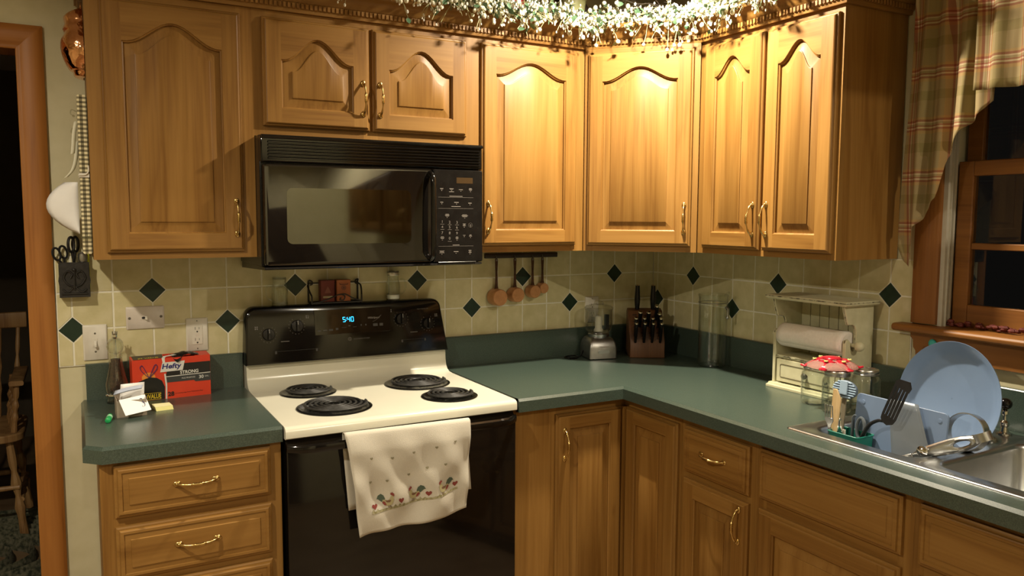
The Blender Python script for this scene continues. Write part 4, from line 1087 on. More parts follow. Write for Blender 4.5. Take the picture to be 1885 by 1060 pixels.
def pol(pts, m_, y=-.0006, nm='print', parent=t, lab=None, bw=BW, bh=BH, h=.0004):
    return part(nm, MB().loft([[(u * bw, yy, v * bh) for u, v in pts] for yy in (y + h, y)], 0, True, True, True), m_, parent, smooth=False)
pol([(.395, .62), (.41, .30), (.405, .005), (.425, .005), (.43, .35), (.415, .62)], box_white, -.0012)
pol([(.42, .42), (.42, .60), (.46, .84), (1 - .002, .84), (1 - .002, .40), (.72, .40), (.70, .42)], box_black)
pol([(.42, .40), (.42, .53), (.998, .545), (.998, .36), (.80, .36), (.77, .41), (.70, .40)], box_grey, -.0009)
pol([(.42, .535), (.42, .553), (.998, .568), (.998, .55)], box_white, -.0012)
pol([(.02, .005), (.03, .38), (.07, .48), (.16, .54), (.22, .565), (.30, .54), (.365, .46), (.40, .30), (.395, .005)], bag_m)
hal = MB().loft([[(.20 * BW + r * math.cos(a) * 1.2, -.0003, .56 * BH + r * math.sin(a)) for a in [2 * PI * i / 20 for i in range(20)]] for r in (.017, .001)])
part('glow_print', hal, glow_m, t, smooth=False)
b = MB()
for s in (-1, 1):
    P_ = bez([(.205, .565), (.205 + s * .03, .68), (.205 + s * .085, .82), (.205 + s * .105, .76), (.205 + s * .08, .68), (.21, .58)] and [Vector(((.205 + s * a) * BW, -.001, c * BH)) for a, c in ((.002, .56), (.035, .70), (.080, .86), (.108, .82), (.085, .72), (.01, .57))], 5)
    b.tube(P_, .0032, 5, flat=.3)
part('drawstring_print', b, navy, t)
pol([(.345, .665), (.375, .895), (.665, .905), (.635, .675)], box_white, -.0015, 'brand_plate')
lt = MB(); text(lt, 'Hefty', (.365 * BW, -.0020, .70 * BH), (1, 0, 0.0), (.18, 0, 1), width=.245 * BW, height=.165 * BH, bold=.03)
part('brand_lettering', lt, navy, t, smooth=False)
lt = MB(); text(lt, 'STRONG', (.60 * BW, -.0014, .575 * BH), (1, 0, .02), (0, 0, 1), width=.24 * BW, height=.085 * BH, bold=.03)
text(lt, 'MULTIPURPOSE', (.62 * BW, -.0014, .455 * BH), (1, 0, .02), (0, 0, 1), width=.175 * BW, height=.035 * BH)
text(lt, '30', (.845 * BW, -.0014, .425 * BH), (1, 0, .02), (0, 0, 1), height=.085 * BH, bold=.02); text(lt, 'GAL.', (.922 * BW, -.0014, .455 * BH), (1, 0, .02), (0, 0, 1), height=.035 * BH)
part('white_lettering', lt, box_white, t, smooth=False)
lt = MB(); text(lt, '28', (.435 * BW, -.0014, .06 * BH), X_, (0, 0, 1), height=.11 * BH, bold=.03); text(lt, 'Drawstring Large Trash Multipurpose Bags', (.53 * BW, -.0014, .095 * BH), (1, 0, .02), (0, 0, 1), width=.36 * BW)
part('black_lettering', lt, box_black, t, smooth=False)
lt = MB(); text(lt, 'VALUE', (.185 * BW, -.0016, .045 * BH), X_, (0, 0, 1), width=.165 * BW, height=.11 * BH, bold=.02); text(lt, '#1', (.115 * BW, -.0016, .045 * BH), X_, (0, 0, 1), height=.10 * BH)
text(lt, '#1 VALUE', (.08 * BW, .008, BH + .0016), X_, (0, .99, .06), width=.26 * BW, height=.016, bold=.02)
lt.box(.14 * BW, .35 * BW, -.0014, -.0010, .172 * BH, .180 * BH); lt.box(.14 * BW, .35 * BW, -.0014, -.0010, .018 * BH, .028 * BH)
part('yellow_lettering', lt, yellow_ink, t, smooth=False)
part('lid_print', MB().add([(.005, .004, BH + .0010), (BW * .39, .004, BH + .0010), (BW * .41, BDp - .004, BH + .0050), (.005, BDp - .004, BH + .0050)], [(0, 1, 2, 3)]), box_black, t, smooth=False)
b = MB(); n_ = 10; vs = []
for i in range(n_ + 1):
    for j in range(6):
        u, v = i / n_, j / 5
        vs.append((BW * (.50 + .36 * u), BDp * (.04 + .85 * v) - (.010 if 0 < i < 4 and j == 0 else 0), BH + .003 + .012 * math.sin(PI * u) * math.sin(PI * v + .3) + .004 * math.sin(i * 2.3 + j * 1.7) - (.020 if i in (1, 2, 3) and j == 0 else 0)))
b.add(vs, [(i * 6 + j, (i + 1) * 6 + j, (i + 1) * 6 + j + 1, i * 6 + j + 1) for i in range(n_) for j in range(5)])
part('protruding_bag', b, bag_m, t, sub=1, solid=.001)
part('torn_edge', MB().add([(BW * .38, -.001, BH * .90), (BW * .41, -.001, BH * .88), (BW * .41, 0, BH), (BW * .43, .01, BH + .003), (BW * .57, .012, BH + .006), (BW * .53, .022, BH + .007), (BW * .40, .016, BH + .004), (BW * .37, .0, BH + .001)], [(0, 1, 2, 7), (2, 3, 6, 7), (3, 4, 5, 6)]), box_white, t, smooth=False)

# note box, papers, notepad, marker
t = thing('note_box', 'small open cardboard box holding papers at the left end of the counter', 'box', (-2.222, -.272, CT), math.radians(2))
b = MB()
def q4(x0, x1, y0, y1, z0, z1): b.box(x0, x1, y0, y1, z0, z1)
q4(-.041, .041, -.036, -.034, 0, .050); q4(-.041, .041, .034, .036, 0, .062); q4(-.041, -.039, -.034, .034, 0, .055); q4(.039, .041, -.034, .034, 0, .055); q4(-.039, .039, -.034, .034, 0, .002)
part('carton', b, kraft, t, smooth=False)
part('side_label', MB().loft([ring(.016, 20, (.012, y, .022), (1.2, 0, 0), (0, 0, 1)) for y in (-.0362, -.0365)], 0, True, True, True), mat('grey_oval', (.20, .17, .14), .6), t, smooth=False)
def sheet(name, label, cat, pts, m_, th=.0008, curl=0., grp=None):
    b = MB(); n = 6; A, B_, C_, D_ = [Vector(p) for p in pts]; vs = []
    for i in range(n + 1):
        for j in range(n + 1):
            u, v = i / n, j / n
            p = (A * (1 - u) + B_ * u) * (1 - v) + (D_ * (1 - u) + C_ * u) * v
            vs.append((p.x, p.y, p.z + curl * math.sin(PI * u)))
    b.add(vs, [(i * (n + 1) + j, (i + 1) * (n + 1) + j, (i + 1) * (n + 1) + j + 1, i * (n + 1) + j + 1) for i in range(n) for j in range(n)])
    return tag(part(name, b, m_, solid=th), label, cat, grp)
cz = CT
sheet('folded_paper', 'white paper slips standing up at the back of the note box', 'paper', [(-2.252, -.250, cz + .030), (-2.184, -.252, cz + .030), (-2.180, -.244, cz + .090), (-2.246, -.242, cz + .088)], white_paper, .002)
sheet('folded_paper', 'pale blue folded paper lying tilted across the note box', 'paper', [(-2.268, -.285, cz + .066), (-2.190, -.272, cz + .076), (-2.186, -.262, cz + .084), (-2.262, -.270, cz + .074)], pale_blue_p, .004, .002)
card = thing('greeting_card', 'white card printed with a small blue seahorse, leaning on the front of the note box', 'card', (-2.2120, -.3170, cz + .036))
cA = Matrix.Rotation(math.radians(24), 4, 'Z') @ Matrix.Rotation(math.radians(48), 4, 'X') @ Matrix.Rotation(math.radians(-6), 4, 'Y')
cb = MB().box(-.038, .038, -.028, .028, -.0006, .0006); cb.xf(cA); part('card', cb, white_paper, card, smooth=False)
sea = bez([(.016, .014, .0009), (.021, .017, .0009), (.025, .013, .0009), (.023, .005, .0009), (.027, -.002, .0009), (.025, -.010, .0009), (.019, -.012, .0009), (.019, -.007, .0009)], 5)
sb = MB().tube(sea, [.0018 + .0018 * math.sin(PI * min(1, i / len(sea) * 1.3)) if i < len(sea) * .75 else .0012 for i in range(len(sea))], 6, flat=.12)
sb.tube([(.017, .0145, .0009), (.010, .0125, .0009)], [.0012, .0006], 5, flat=.3)
sb.xf(cA); part('seahorse_print', sb, ink_blue, card)
t = thing('notepad', 'small pale yellow sticky notepad lying on the counter in front of the trash bag box', 'notepad', (-2.130, -.250, CT), math.radians(8))
part('pad', MB().loft([[(-.024, -.020, 0), (.026, -.020, 0), (.026, .022, 0), (-.024, .022, 0)], [(-.027, -.018, .012), (.024, -.018, .012), (.024, .024, .013), (-.028, .024, .013)]], 0, True, True, True), yellow_n, t, smooth=False)
part('top_sheet', MB().add([(-.027, -.018, .0123), (.024, -.018, .0123), (.024, .024, .0135), (-.028, .024, .0150)], [(0, 1, 2, 3)]), mat('pale_yellow_sheet', (.80, .76, .42), .7), t, smooth=False)
t = thing('marker', 'short green marker standing on the counter left of the note box', 'marker', (-2.2835, -.3350, CT + .0085))
MT = Matrix.Rotation(math.radians(-8), 4, 'Z') @ Matrix.Rotation(math.radians(90), 4, 'X')
part('barrel', MB().lathe([(.006, -.034), (.0075, -.031), (.0080, -.026), (.0080, .006)], 14, (0, 0, 0), MT), green_m, t)
part('cap', MB().lathe([(.0084, .006), (.0084, .026), (.0075, .030), (.004, .032), (.0, .0325)], 14, (0, 0, 0), MT), green_m, t)
part('label', MB().lathe([(.0082, -.016), (.0082, .003)], 14, (0, 0, 0), MT, 0, False, False), green_l, t)

# ------------------------------------------------------------------ on the range console
CZ = 1.2052
t = thing('jar_mug', 'empty clear jar mug with a handle on the left end of the range console', 'mug', (-1.718, -.036, CZ))
mp_ = [(.020, .0), (.026, .001), (.0285, .006), (.0290, .050), (.0275, .066), (.0235, .078), (.0225, .084), (.0235, .085), (.0238, .102), (.0222, .103), (.0210, .086), (.0215, .080), (.0255, .066), (.0268, .050), (.0265, .008), (.001, .005)]
part('jar', MB().lathe(mp_, 28), glass, t, angle=60)
part('handle', MB().tube(bez([(-.027, -.004, .074), (-.044, -.008, .072), (-.050, -.010, .050), (-.043, -.008, .028), (-.028, -.004, .022)], 5), .0034, 8), glass, t)
part('rim_band', MB().tube(ring(.0238, 28, (0, 0, .096)), .0014, 6, closed=True), glass, t)
t = thing('jar_mug', 'lidded jar with white salt in the bottom, on the right of the range console', 'shaker', (-1.2905, -.036, CZ))
part('jar', MB().lathe([(x * .94, z) for x, z in mp_], 28), glass, t, angle=60)
part('salt', MB().lathe([(.0240, .0075), (.0246, .022), (.001, .0235)], 24), salt_m, t, kind='stuff')
part('lid', MB().lathe([(.0236, .096), (.0240, .097), (.0240, .110), (.0228, .112), (.001, .1125)], 28), lid_m, t)
part('handle', MB().tube(bez([(.026, -.004, .080), (.042, -.008, .078), (.047, -.010, .055), (.040, -.008, .030), (.026, -.004, .024)], 5), .0032, 8), glass, t)
t = thing('spice_rack', 'black scrolled iron rack holding two spice tins on the range console', 'rack', (-1.5155, -.036, CZ))
b = MB()
for s in (-1, 1):
    x = s * .093
    b.tube([(x, .026, .002), (x, .026, .076)], .0034, 7); b.tube([(x, -.022, .002), (x, -.022, .030)], .003, 7)
    b.tube(bez([(x, .026, .070), (x + s * .006, .010, .064), (x + s * .004, -.008, .046), (x, -.022, .030)], 4), .0030, 6)
    b.tube(bez([(x, .026, .076), (x, .020, .084), (x - s * .010, .016, .082), (x - s * .012, .016, .072), (x - s * .004, .018, .068)], 4), .0028, 6)
b.tube([(-.093, -.022, .004), (.093, -.022, .004)], .0030, 6); b.tube([(-.093, .026, .004), (.093, .026, .004)], .0030, 6); b.tube([(-.093, .026, .074), (.093, .026, .074)], .0022, 6)
for s in (-1, 1): b.tube([(s * .093, -.022, .004), (s * .093, .026, .004)], .003, 6)
for x in (-.05, 0, .05): b.tube([(x, -.022, .004), (x, .026, .004)], .002, 6)
part('frame', b, iron, t)
b = MB()
P_ = bez([(-.088, -.024, .006), (-.060, -.026, .010), (-.025, -.026, .022), (.010, -.026, .034), (.028, -.026, .026), (.022, -.026, .012), (.010, -.026, .014), (.014, -.026, .022)], 5)
b.tube(P_, .0024, 6); b.tube(bez([(.006, -.026, .033), (.030, -.026, .034), (.060, -.026, .018), (.088, -.024, .008)], 5), .0024, 6)
part('front_scroll', b, iron, t)
def tin(label, x, m_, w_=.026, h_=.078):
    t = thing('spice_tin', label, 'tin', (x, -.034, CZ + .0072), 0, None)
    part('box', MB().loft([[(a, y, z) for a, y in rrect(-w_, w_, -.016, .018, .003, 3)] for z in (0, h_)], 0, True, True, True), m_, t, bev=.001)
    part('lid', MB().loft([[(a, y, z) for a, y in rrect(-w_ - .0003, w_ + .0003, -.0164, .0184, .003, 3)] for z in (h_ - .004, h_ + .001)], 0, True, True, True), m_, t, bev=.001)
    return t
t = tin('dark red spice tin, left one of the two in the iron rack', -1.5475, tin_red)
part('label_print', MB().loft([[(a, y, z) for a, z in rrect(-.018, .018, .014, .021, .002, 2)] for y in (-.0165, -.0168)], 0, True, True, True), mat('label_tan', (.40, .34, .22), .5), t, smooth=False)
part('emblem', MB().loft([[(a, y, z) for a, z in ((-.012, .032), (.012, .032), (.004, .050), (0, .056), (-.004, .050))] for y in (-.0165, -.0168)], 0, True, True, True), mat('emblem_brown', (.22, .07, .05), .5), t, smooth=False)
t = tin('orange spice tin, right one of the two in the iron rack', -1.4875, tin_or)
part('emblem', MB().loft([ring(.009, 18, (0, y, .050), (1, 0, 0), (0, 0, 1)) for y in (-.0165, -.0168)] , 0, True, True, True), mat('emblem_dark', (.13, .05, .03), .5), t, smooth=False)
part('emblem_ring', MB().loft([ring(r, 18, (0, -.0170, .050), (1, 0, 0), (0, 0, 1)) for r in (.0065, .0050)]), tin_or, t, smooth=False)
part('banner_print', MB().loft([[(a, y, z) for a, z in ((-.019, .068), (-.010, .064), (.010, .064), (.019, .068), (.014, .060), (-.014, .060))] for y in (-.0165, -.0168)], 0, True, True, True), mat('banner_brown', (.16, .045, .02), .5), t, smooth=False)

# ------------------------------------------------------------------ dish towel on the oven door handle
t = thing('dish_towel', 'off-white dish towel printed with roosters and hearts, hanging on the oven door handle', 'towel', (0, 0, 0))
HX0, HX1 = -1.684, -1.279
def fold(u, v): # small out-of-plane drape
    return (.006 * math.sin(u * 9 + .8) + .005 * math.sin(u * 17 + v * 3) + .004 * math.sin((u - v * .45) * 21)) * min(1, v * 2.2) + .003 * math.sin((u * 2 + v * 3) * 5) * v
def tw(u, v, off=0.):
    # v 0..1 front drop (top of handle to hem)
    zt = .886 - .004 * u
    zb = .574 + .010 * u + .016 * (u ** 3) + .004 * math.sin(u * 7)
    xl = HX0 + .040 * v ** .9; xr = HX1 - .012 * v
    x = xl + (xr - xl) * u
    z = zt + (zb - zt) * v
    y = -.694 - .010 * min(1, v * 6) - fold(u, v) + .016 * max(0, v - .1)
    return (x, y - off, z)
NU, NV = 44, 34
vs = [tw(i / NU, j / NV) for j in range(NV + 1) for i in range(NU + 1)]
fs = [(j * (NU + 1) + i, j * (NU + 1) + i + 1, (j + 1) * (NU + 1) + i + 1, (j + 1) * (NU + 1) + i) for j in range(NV) for i in range(NU)]
b = MB(); 
# over-the-handle wrap and back flap
rows = []
for k in range(7):
    a = PI * k / 6
    rows.append([(HX0 + (HX1 - HX0) * i / NU, -.680 - .013 * math.cos(a) * 1.0 - .001, .8835 - .004 * i / NU + .010 * math.sin(a)) for i in range(NU + 1)])
rows = rows[::-1]
back = []
for j in range(1, 12):
    v = j / 11
    back.append([(HX0 + (HX1 - HX0) * i / NU - .006 * v + .020 * v * (1 if i < 4 else 1) * 1.2, -.662 + .002 * math.sin(i * .5), .882 - .232 * v) for i in range(NU + 1)])
allrows = back[::-1] + rows + [[tw(i / NU, j / NV) for i in range(NU + 1)] for j in range(1, NV + 1)]
b.loft(allrows, 0, False)
part('cloth', b, linen, t, solid=.0022, angle=80)
def onT(poly, m_, name='print'):
    # poly in (u, v) on the front drop -> thin patch that follows the cloth; fan triangulated about its centroid rings
    cx = sum(p[0] for p in poly) / len(poly); cy = sum(p[1] for p in poly) / len(poly)
    loops = [[tw(cx + (u - cx) * k, cy + (v - cy) * k, .0021) for u, v in poly] for k in (1, .66, .33, .02)]
    return MB().loft(loops)
def heart(cu, cv, s):
    o = []
    for i in range(20):
        a = 2 * PI * i / 20
        o.append((cu + s * 16 * math.sin(a) ** 3 / 17 * .77, cv - s * (13 * math.cos(a) - 5 * math.cos(2 * a) - 2 * math.cos(3 * a) - math.cos(4 * a)) / 17))
    return o
def base_v(u): return .800 - .055 * u - .035 * u * u
for u in (.155, .385, .630, .875): part('heart_print', onT(heart(u, base_v(u) - .060, .034), heart_r), heart_r, t)
for u, v in ((.14, .48), (.335, .27), (.51, .24), (.275, .49), (.47, .47), (.70, .22), (.86, .19), (.62, .42), (.77, .41), (.165, .24)):
    o = onT(heart(u, v, .017), heart_g); part('small_heart_print', o, heart_g, t)
b = MB(); n = 60; up, lo = [], []
for i in range(n + 1):
    u = .125 + .775 * i / n; bv = base_v(u)
    up.append(tw(u, bv - .012 - (.026 if i % 3 == 1 else .0) * (.5 + .5 * math.sin(i * 1.7)), .0022)); lo.append(tw(u, bv + .010, .0022))
b.loft([up, lo], 0, False); part('grass_print', b, p_grass, t, smooth=False)
def rooster(cu, flip):
    S = .066; 
    def T(pts): return [(cu + x * S * .77 * flip, base_v(cu) - .012 - y * S + (-.05 * (x * S * .77 * flip))) for x, y in pts]
    body = [(-1.0, .9), (-.6, .55), (-.2, .30), (.25, .28), (.65, .55), (.85, 1.1), (.82, 1.7), (.60, 2.0), (.45, 1.75), (.30, 1.35), (-.1, 1.15), (-.5, 1.30), (-.9, 1.35)]
    tail = [(-.75, 1.0), (-1.2, 1.15), (-1.75, 1.7), (-1.9, 1.6), (-1.6, 2.1), (-1.1, 2.3), (-.7, 2.0), (-.5, 1.5), (-.6, 1.2)]
    wing = [(-.55, 1.2), (-.25, .85), (.2, .80), (.45, 1.1), (.2, 1.2), (-.2, 1.15)]
    comb = [(.35, 2.05), (.40, 2.35), (.55, 2.25), (.65, 2.45), (.75, 2.2), (.90, 2.15), (.95, 1.85), (.80, 1.65), (.65, 1.85), (.5, 1.95)]
    rump = [(-1.05, .95), (-.7, .50), (-.35, .45), (-.5, .9), (-.75, 1.15)]
    leg = [(-.05, .35), (-.02, -.05), (.08, -.05), (.06, .35)]; leg2 = [(.22, .35), (.26, -.05), (.36, -.05), (.32, .35)]
    return [(T(tail), p_green), (T(body), p_cream), (T(wing), p_brown), (T(rump), heart_r), (T(comb), heart_r), (T(leg), p_brown), (T(leg2), p_brown)]
R_parts = [rooster(.275, 1), rooster(.510, -1), rooster(.760, -1)]
for i, nm in enumerate(('tail_print', 'body_print', 'wing_print', 'rump_print', 'comb_print', 'leg_print', 'leg_print')):
    for rp in R_parts:
        b = MB(); poly, mm = rp[i]
        cx = sum(p[0] for p in poly) / len(poly); cy = sum(p[1] for p in poly) / len(poly)
        b.loft([[tw(cx + (u - cx) * k, cy + (v - cy) * k, .0022 + .0003 * i) for u, v in poly] for k in (1, .6, .3, .02)])
        part(nm, b, R_parts[0][i][1], t)
# ------------------------------------------------------------------ corner: food processor, knife block, pitcher
t = thing('food_processor', 'small silver food processor with a clear bowl in the counter corner', 'food processor', (-.384, -.112, CT), math.radians(-14))
b = MB()
def rr3(w, d, z, r=.010, y0=0): return [(x, y, z) for x, y in rrect(-w, w, -d + y0, d + y0, r, 3)]
b.loft([rr3(.063, .066, .004), rr3(.062, .065, .050), rr3(.058, .060, .072), rr3(.050, .050, .086), rr3(.040, .042, .092)], 0, True, True, True)
part('motor_base', b, steel_b, t, angle=35)
b = MB()
for x in (-.05, .05):
    for y in (-.05, .05): b.box(x - .010, x + .010, y - .010, y + .010, 0, .004)
part('feet', b, black_satin, t, smooth=False)
part('base_collar', MB().lathe([(.044, .088), (.046, .094), (.046, .104), (.042, .108)], 28), steel, t)
b = MB().loft([[(x, -.0660 + z * .02, z + .004) for x, z in rrect(-.026, .026, .022, .036, .007, 4)], [(x, -.0685 + z * .02, z + .004) for x, z in rrect(-.026, .026, .022, .036, .007, 4)]], 0, True, True, True)
part('paddle_button', b, steel, t)
lt = MB(); bar2 = [(-.020 + .0065 * k, .054) for k in range(7)]
for x, z in bar2: lt.box(x, x + .0045, -.0655, -.0648, z, z + .0018)
part('front_lettering', lt, screw_m, t, smooth=False)
part('bowl', MB().lathe([(.043, .106), (.048, .112), (.056, .120), (.058, .140), (.059, .205), (.060, .208), (.0575, .208), (.0560, .140), (.046, .116), (.001, .112)], 32), plastic_c, t, angle=60)
part('lid', MB().lathe([(.0605, .2085), (.062, .211), (.062, .218), (.056, .224), (.030, .231), (.001, .232)], 32), plastic_c, t, angle=60)
b = MB(); b.loft([rr3(.016, .022, .231, .006), rr3(.016, .022, .240, .006), rr3(.010, .018, .246, .006)], 0, True, True, True); part('feed_cap', b, plastic_c, t)
part('blade_hub', MB().lathe([(.020, .114), (.020, .120), (.015, .128), (.014, .175), (.010, .180), (.001, .181)], 18), white_pl, t)
b = MB().box(.012, .050, -.004, .012, .120, .122); b.box(.030, .046, -.006, .010, .122, .185); part('blade', b, nylon, t, smooth=False)
b = MB().tube(bez([(-.060, .02, .03), (-.085, .0, .006), (-.130, -.015, .004), (-.150, .010, .004), (-.120, .035, .004), (-.095, .02, .006), (-.105, -.02, .004), (-.140, -.03, .004)], 6), .0030, 6)
part('cord', b, black_satin, t)

t = thing('knife_block', 'brown wooden knife block full of black-handled knives in the counter corner', 'knife block', (-.172, -.165, CT), math.radians(-30))
prof = [(-.075, 0), (-.075, .066), (.012, .196), (.050, .204), (.068, .190), (.068, 0)]
part('block', MB().prism(prof, 'x', -.075, .075), block_wood, t, bev=.003)
P0, P1 = Vector((0, -.075, .066)), Vector((0, .012, .196)); SD = (P1 - P0).normalized(); SN = Vector((0, -SD.z, SD.y))
HD = (SN * .55 + Vector((0, 0, 1)) * .85).normalized()
mk = None
b = MB()
for s in (.12, .30, .48, .66, .86):
    for c_ in (-.048, -.016, .018, .050):
        p = P0 + (P1 - P0) * s; p = p + Vector((c_, 0, 0)) + SN * .0003
        q = [p + Vector((a * .009, 0, 0)) + SD * d * .0018 for a, d in ((-1, -1), (1, -1), (1, 1), (-1, 1))]
        b.add([tuple(v) for v in q], [(0, 1, 2, 3)])
part('knife_slots', b, dark_slot, t, smooth=False)
tm = Matrix.Rotation(t.rotation_euler.z, 4, 'Z')
def knife(cx, s, L, r, label, grp):
    p = P0 + (P1 - P0) * s + Vector((cx, 0, 0))
    k = thing('knife', label, 'knife', tuple(Vector(t.location) + tm @ (p + SN * .001)), t.rotation_euler.z, grp)
    d = HD; pts = [tuple(d * (L * i / 6)) for i in range(7)]
    part('handle', MB().tube(pts, [r * .75, r * .82, r * .95, r * .9, r * .95, r * 1.05, r * .95], 10, flat=.75), black_satin, k, angle=60)
    e = d * L
    part('end_cap', MB().tube([tuple(e), tuple(e + d * .004)], [r * 1.02, r * .85], 12, flat=.8), chrome, k)
    part('rivet', MB().ball(tuple(d * (L * .35) + SN * r * .68), .0018, 6, 4), chrome, k)
for row, (s, L, r) in enumerate(((.02, .092, .0100), (.20, .088, .0100))):
    for j, c_ in enumerate((-.052, -.016, .019, .054)):
        knife(c_, s, L, r, '%s steak knife from the left in the %s row of the wooden knife block' % (('first', 'second', 'third', 'fourth')[j], ('lower', 'upper')[row]), 'steak knives in the block')
knife(-.030, .50, .070, .0115, 'medium knife left of centre, above the rows of small knives in the block', 'larger knives in the block')
knife(.052, .48, .066, .0115, 'medium knife at the right side, above the rows of small knives in the block', 'larger knives in the block')
knife(.044, .72, .066, .0120, 'medium knife at the upper right of the block, below the tallest right knife', 'larger knives in the block')
knife(.006, .52, .066, .0115, 'medium knife in the centre of the block, between the rows and the tall knives', 'larger knives in the block')
def bigk(cx, label):
    k = thing('knife', label, 'knife', tuple(Vector(t.location) + tm @ Vector((cx, .030, .2005))), t.rotation_euler.z, 'larger knives in the block')
    pts = [(0, -.004 * i / 5, .105 * i / 5 * (1)) for i in range(6)]
    part('handle', MB().tube(pts, [.0125, .0165, .0185, .0165, .0145, .0135], 10, flat=.7), black_satin, k, angle=60)
    part('end_cap', MB().tube([(0, -.004, .105), (0, -.004, .109)], [.0138, .012], 12, flat=.7), chrome, k)
bigk(-.033, 'tall knife standing at the back left of the wooden knife block'); bigk(.036, 'tall knife standing at the back right of the wooden knife block')

t = thing('glass_canister', 'tall empty clear glass pitcher with a metal clasp, right of the knife block', 'pitcher', (-.092, -.500, CT))
gp = [(.030, .0), (.048, .001), (.055, .008), (.0575, .020), (.0575, .270), (.0585, .285), (.0600, .288), (.0600, .294), (.0575, .296), (.0555, .290), (.0545, .270), (.0545, .022), (.050, .010), (.001, .007)]
part('glass_body', MB().lathe(gp, 36), glass, t, angle=60)
part('rim_ring', MB().tube(ring(.0583, 36, (0, 0, .262)), .0016, 6, closed=True), steel_b, t)
b = MB(); b.tube([(.020, -.0560, .245), (.020, -.064, .240), (.020, -.0625, .210)], .005, 8); b.ball((.020, -.0610, .206), .0075, 10, 6)
part('clasp', b, steel, t)
b = MB(); b.tube(bez([(.010, -.050, .29), (.018, -.060, .305), (.034, -.054, .305), (.036, -.046, .29)], 4), .003, 6)
part('spout_loop', b, glass, t)
part('stirring_rod', MB().tube([(-.042, .012, .012), (.044, -.012, .125)], .0020, 6), glass, t)

# ------------------------------------------------------------------ paper towel cabinet
t = thing('paper_towel_cabinet', 'distressed cream wooden paper towel cabinet with a small drawer against the right wall', 'paper towel holder', (0, -.888, CT), -PI / 2)
TW, D0, D1, HH = .305, -.032, -.165, .318
sd = [(D0, .018), (D1, .018), (D1, .196), (D1 + .004, .206), (D1 + .014, .208), (D1 + .022, .200), (D1 + .024, .180), (D1 + .034, .168), (D1 + .046, .170), (D1 + .052, .182), (D1 + .050, .236), (D1 + .044, .250), (D1 + .032, .256), (D1 + .010, .257), (D1 + .004, .270), (D1 - .006, .300), (D1 - .010, HH), (D0, HH)]
part('side_panel', MB().prism(sd, 'x', 0, .012), cream_paint, t, bev=.0012)
part('side_panel', MB().prism(sd, 'x', TW - .012, TW), cream_paint, t, bev=.0012)
edge = sd[2:17]
for x in (.006, TW - .006):
    b = MB(); b.tube([(x + (.0062 if x < .1 else -.0062) * -1 * 0, y, z) for y, z in edge], .0022, 5); part('worn_edge', b, cream_dark, t)
part('base_plinth', MB().loft([[(x, y, z) for x, y in ((-.012 + k, D1 - .018 + k), (TW + .012 - k, D1 - .018 + k), (TW + .012 - k, D0), (-.012 + k, D0))] for k, z in ((0, 0), (0, .008), (.004, .010), (.007, .0175))], 0, True, True, True), cream_paint, t, bev=.0008)
part('roof_board', MB().loft([[(x, y, z) for x, y in ((-.016 + k, D1 - .028 + k), (TW + .020 - k, D1 - .028 + k), (TW + .020 - k, D0 + .004), (-.016 + k, D0 + .004))] for k, z in ((.006, HH + .0005), (0, HH + .005), (0, HH + .011), (.005, HH + .016))], 0, True, True, True), cream_paint, t, bev=.001)
b = MB()
P4 = [(-.016, D1 - .028), (TW + .020, D1 - .028), (TW + .020, D0 + .004)]
b.tube([(x, y - .0002, HH + .011) for x, y in P4], .0018, 5); part('worn_edge', b, cream_dark, t)
nb = 7; bw_ = (TW - .024) / nb
for i in range(nb):
    x0 = .012 + i * bw_
    part('back_board', MB().box(x0 + .0014, x0 + bw_ - .0014, D0 - .006, D0, .118, HH), cream_paint, t, bev=.0006)
part('back_sheet', MB().box(.012, TW - .012, D0 - .0015, D0 + .001, .118, HH), mat('groove_brown', (.08, .06, .03), .8), t, smooth=False)
part('shelf', MB().box(.012, TW - .012, D1 + .004, D0, .108, .1175), cream_paint, t, smooth=False)
b = MB().tube([(.013 + (TW - .026) * i / 30, D1 + .0035, .1135 + .003 * math.sin(i * 1.9) * math.sin(i * .7)) for i in range(31)], .0017, 5)
part('worn_edge', b, cream_dark, t)
b = MB().box(.016, TW - .016, D1 + .008, D0 - .01, .021, .106)
part('drawer_box', b, cream_dark, t, smooth=False)
dr = part('drawer', MB().box(.019, TW - .019, D1 + .001, D1 + .009, .024, .103), cream_paint, t, bev=.001)
b = MB(); rp = [(x, D1 + .0005, z) for x, z in rrect(.036, TW - .036, .040, .086, .005, 3)]; b.tube(rp, .0012, 5, closed=True); part('groove_line', b, mat('groove_brown2', (.10, .08, .04), .8), dr)
part('knob', MB().lathe([(.004, 0), (.005, .006), (.010, .010), (.011, .016), (.007, .020), (.001, .0205)], 16, (TW / 2, D1 + .001, .062), Matrix.Rotation(PI / 2, 4, 'X')), iron, dr)
# dowel and knob
ax_y, ax_z = D1 + .037, .188
b = MB().tube([(-.012, ax_y, ax_z), (TW + .016, ax_y, ax_z)], .007, 12)
part('dowel', b, cream_paint, t)
for x in (-.018, TW + .024): part('dowel_knob', MB().ball((x, ax_y, ax_z), .0165, 18, 12), cream_paint, t)
t = thing('paper_towel_roll', 'roll of white paper towels on the dowel of the cream cabinet', 'paper towels', (0, -.888, CT), -PI / 2)
RY = Matrix.Rotation(PI / 2, 4, 'Y')
part('roll', MB().lathe([(.009, .016), (.039, .016), (.0415, .018), (.0415, TW - .018), (.039, TW - .016), (.009, TW - .016)], 36, (0, ax_y, ax_z), RY, 0, False, False), towel_w, t)
N = 14; vs = []
for i in range(N + 1):
    x = .017 + (TW - .034) * i / N
    for j in range(7):
        a = math.radians(60 + j * 20); r = .0428
        vs.append((x, ax_y - r * math.cos(math.radians(100 - j * 22)), ax_z + r * math.sin(math.radians(100 - j * 22)) + (0 if j else .001)))
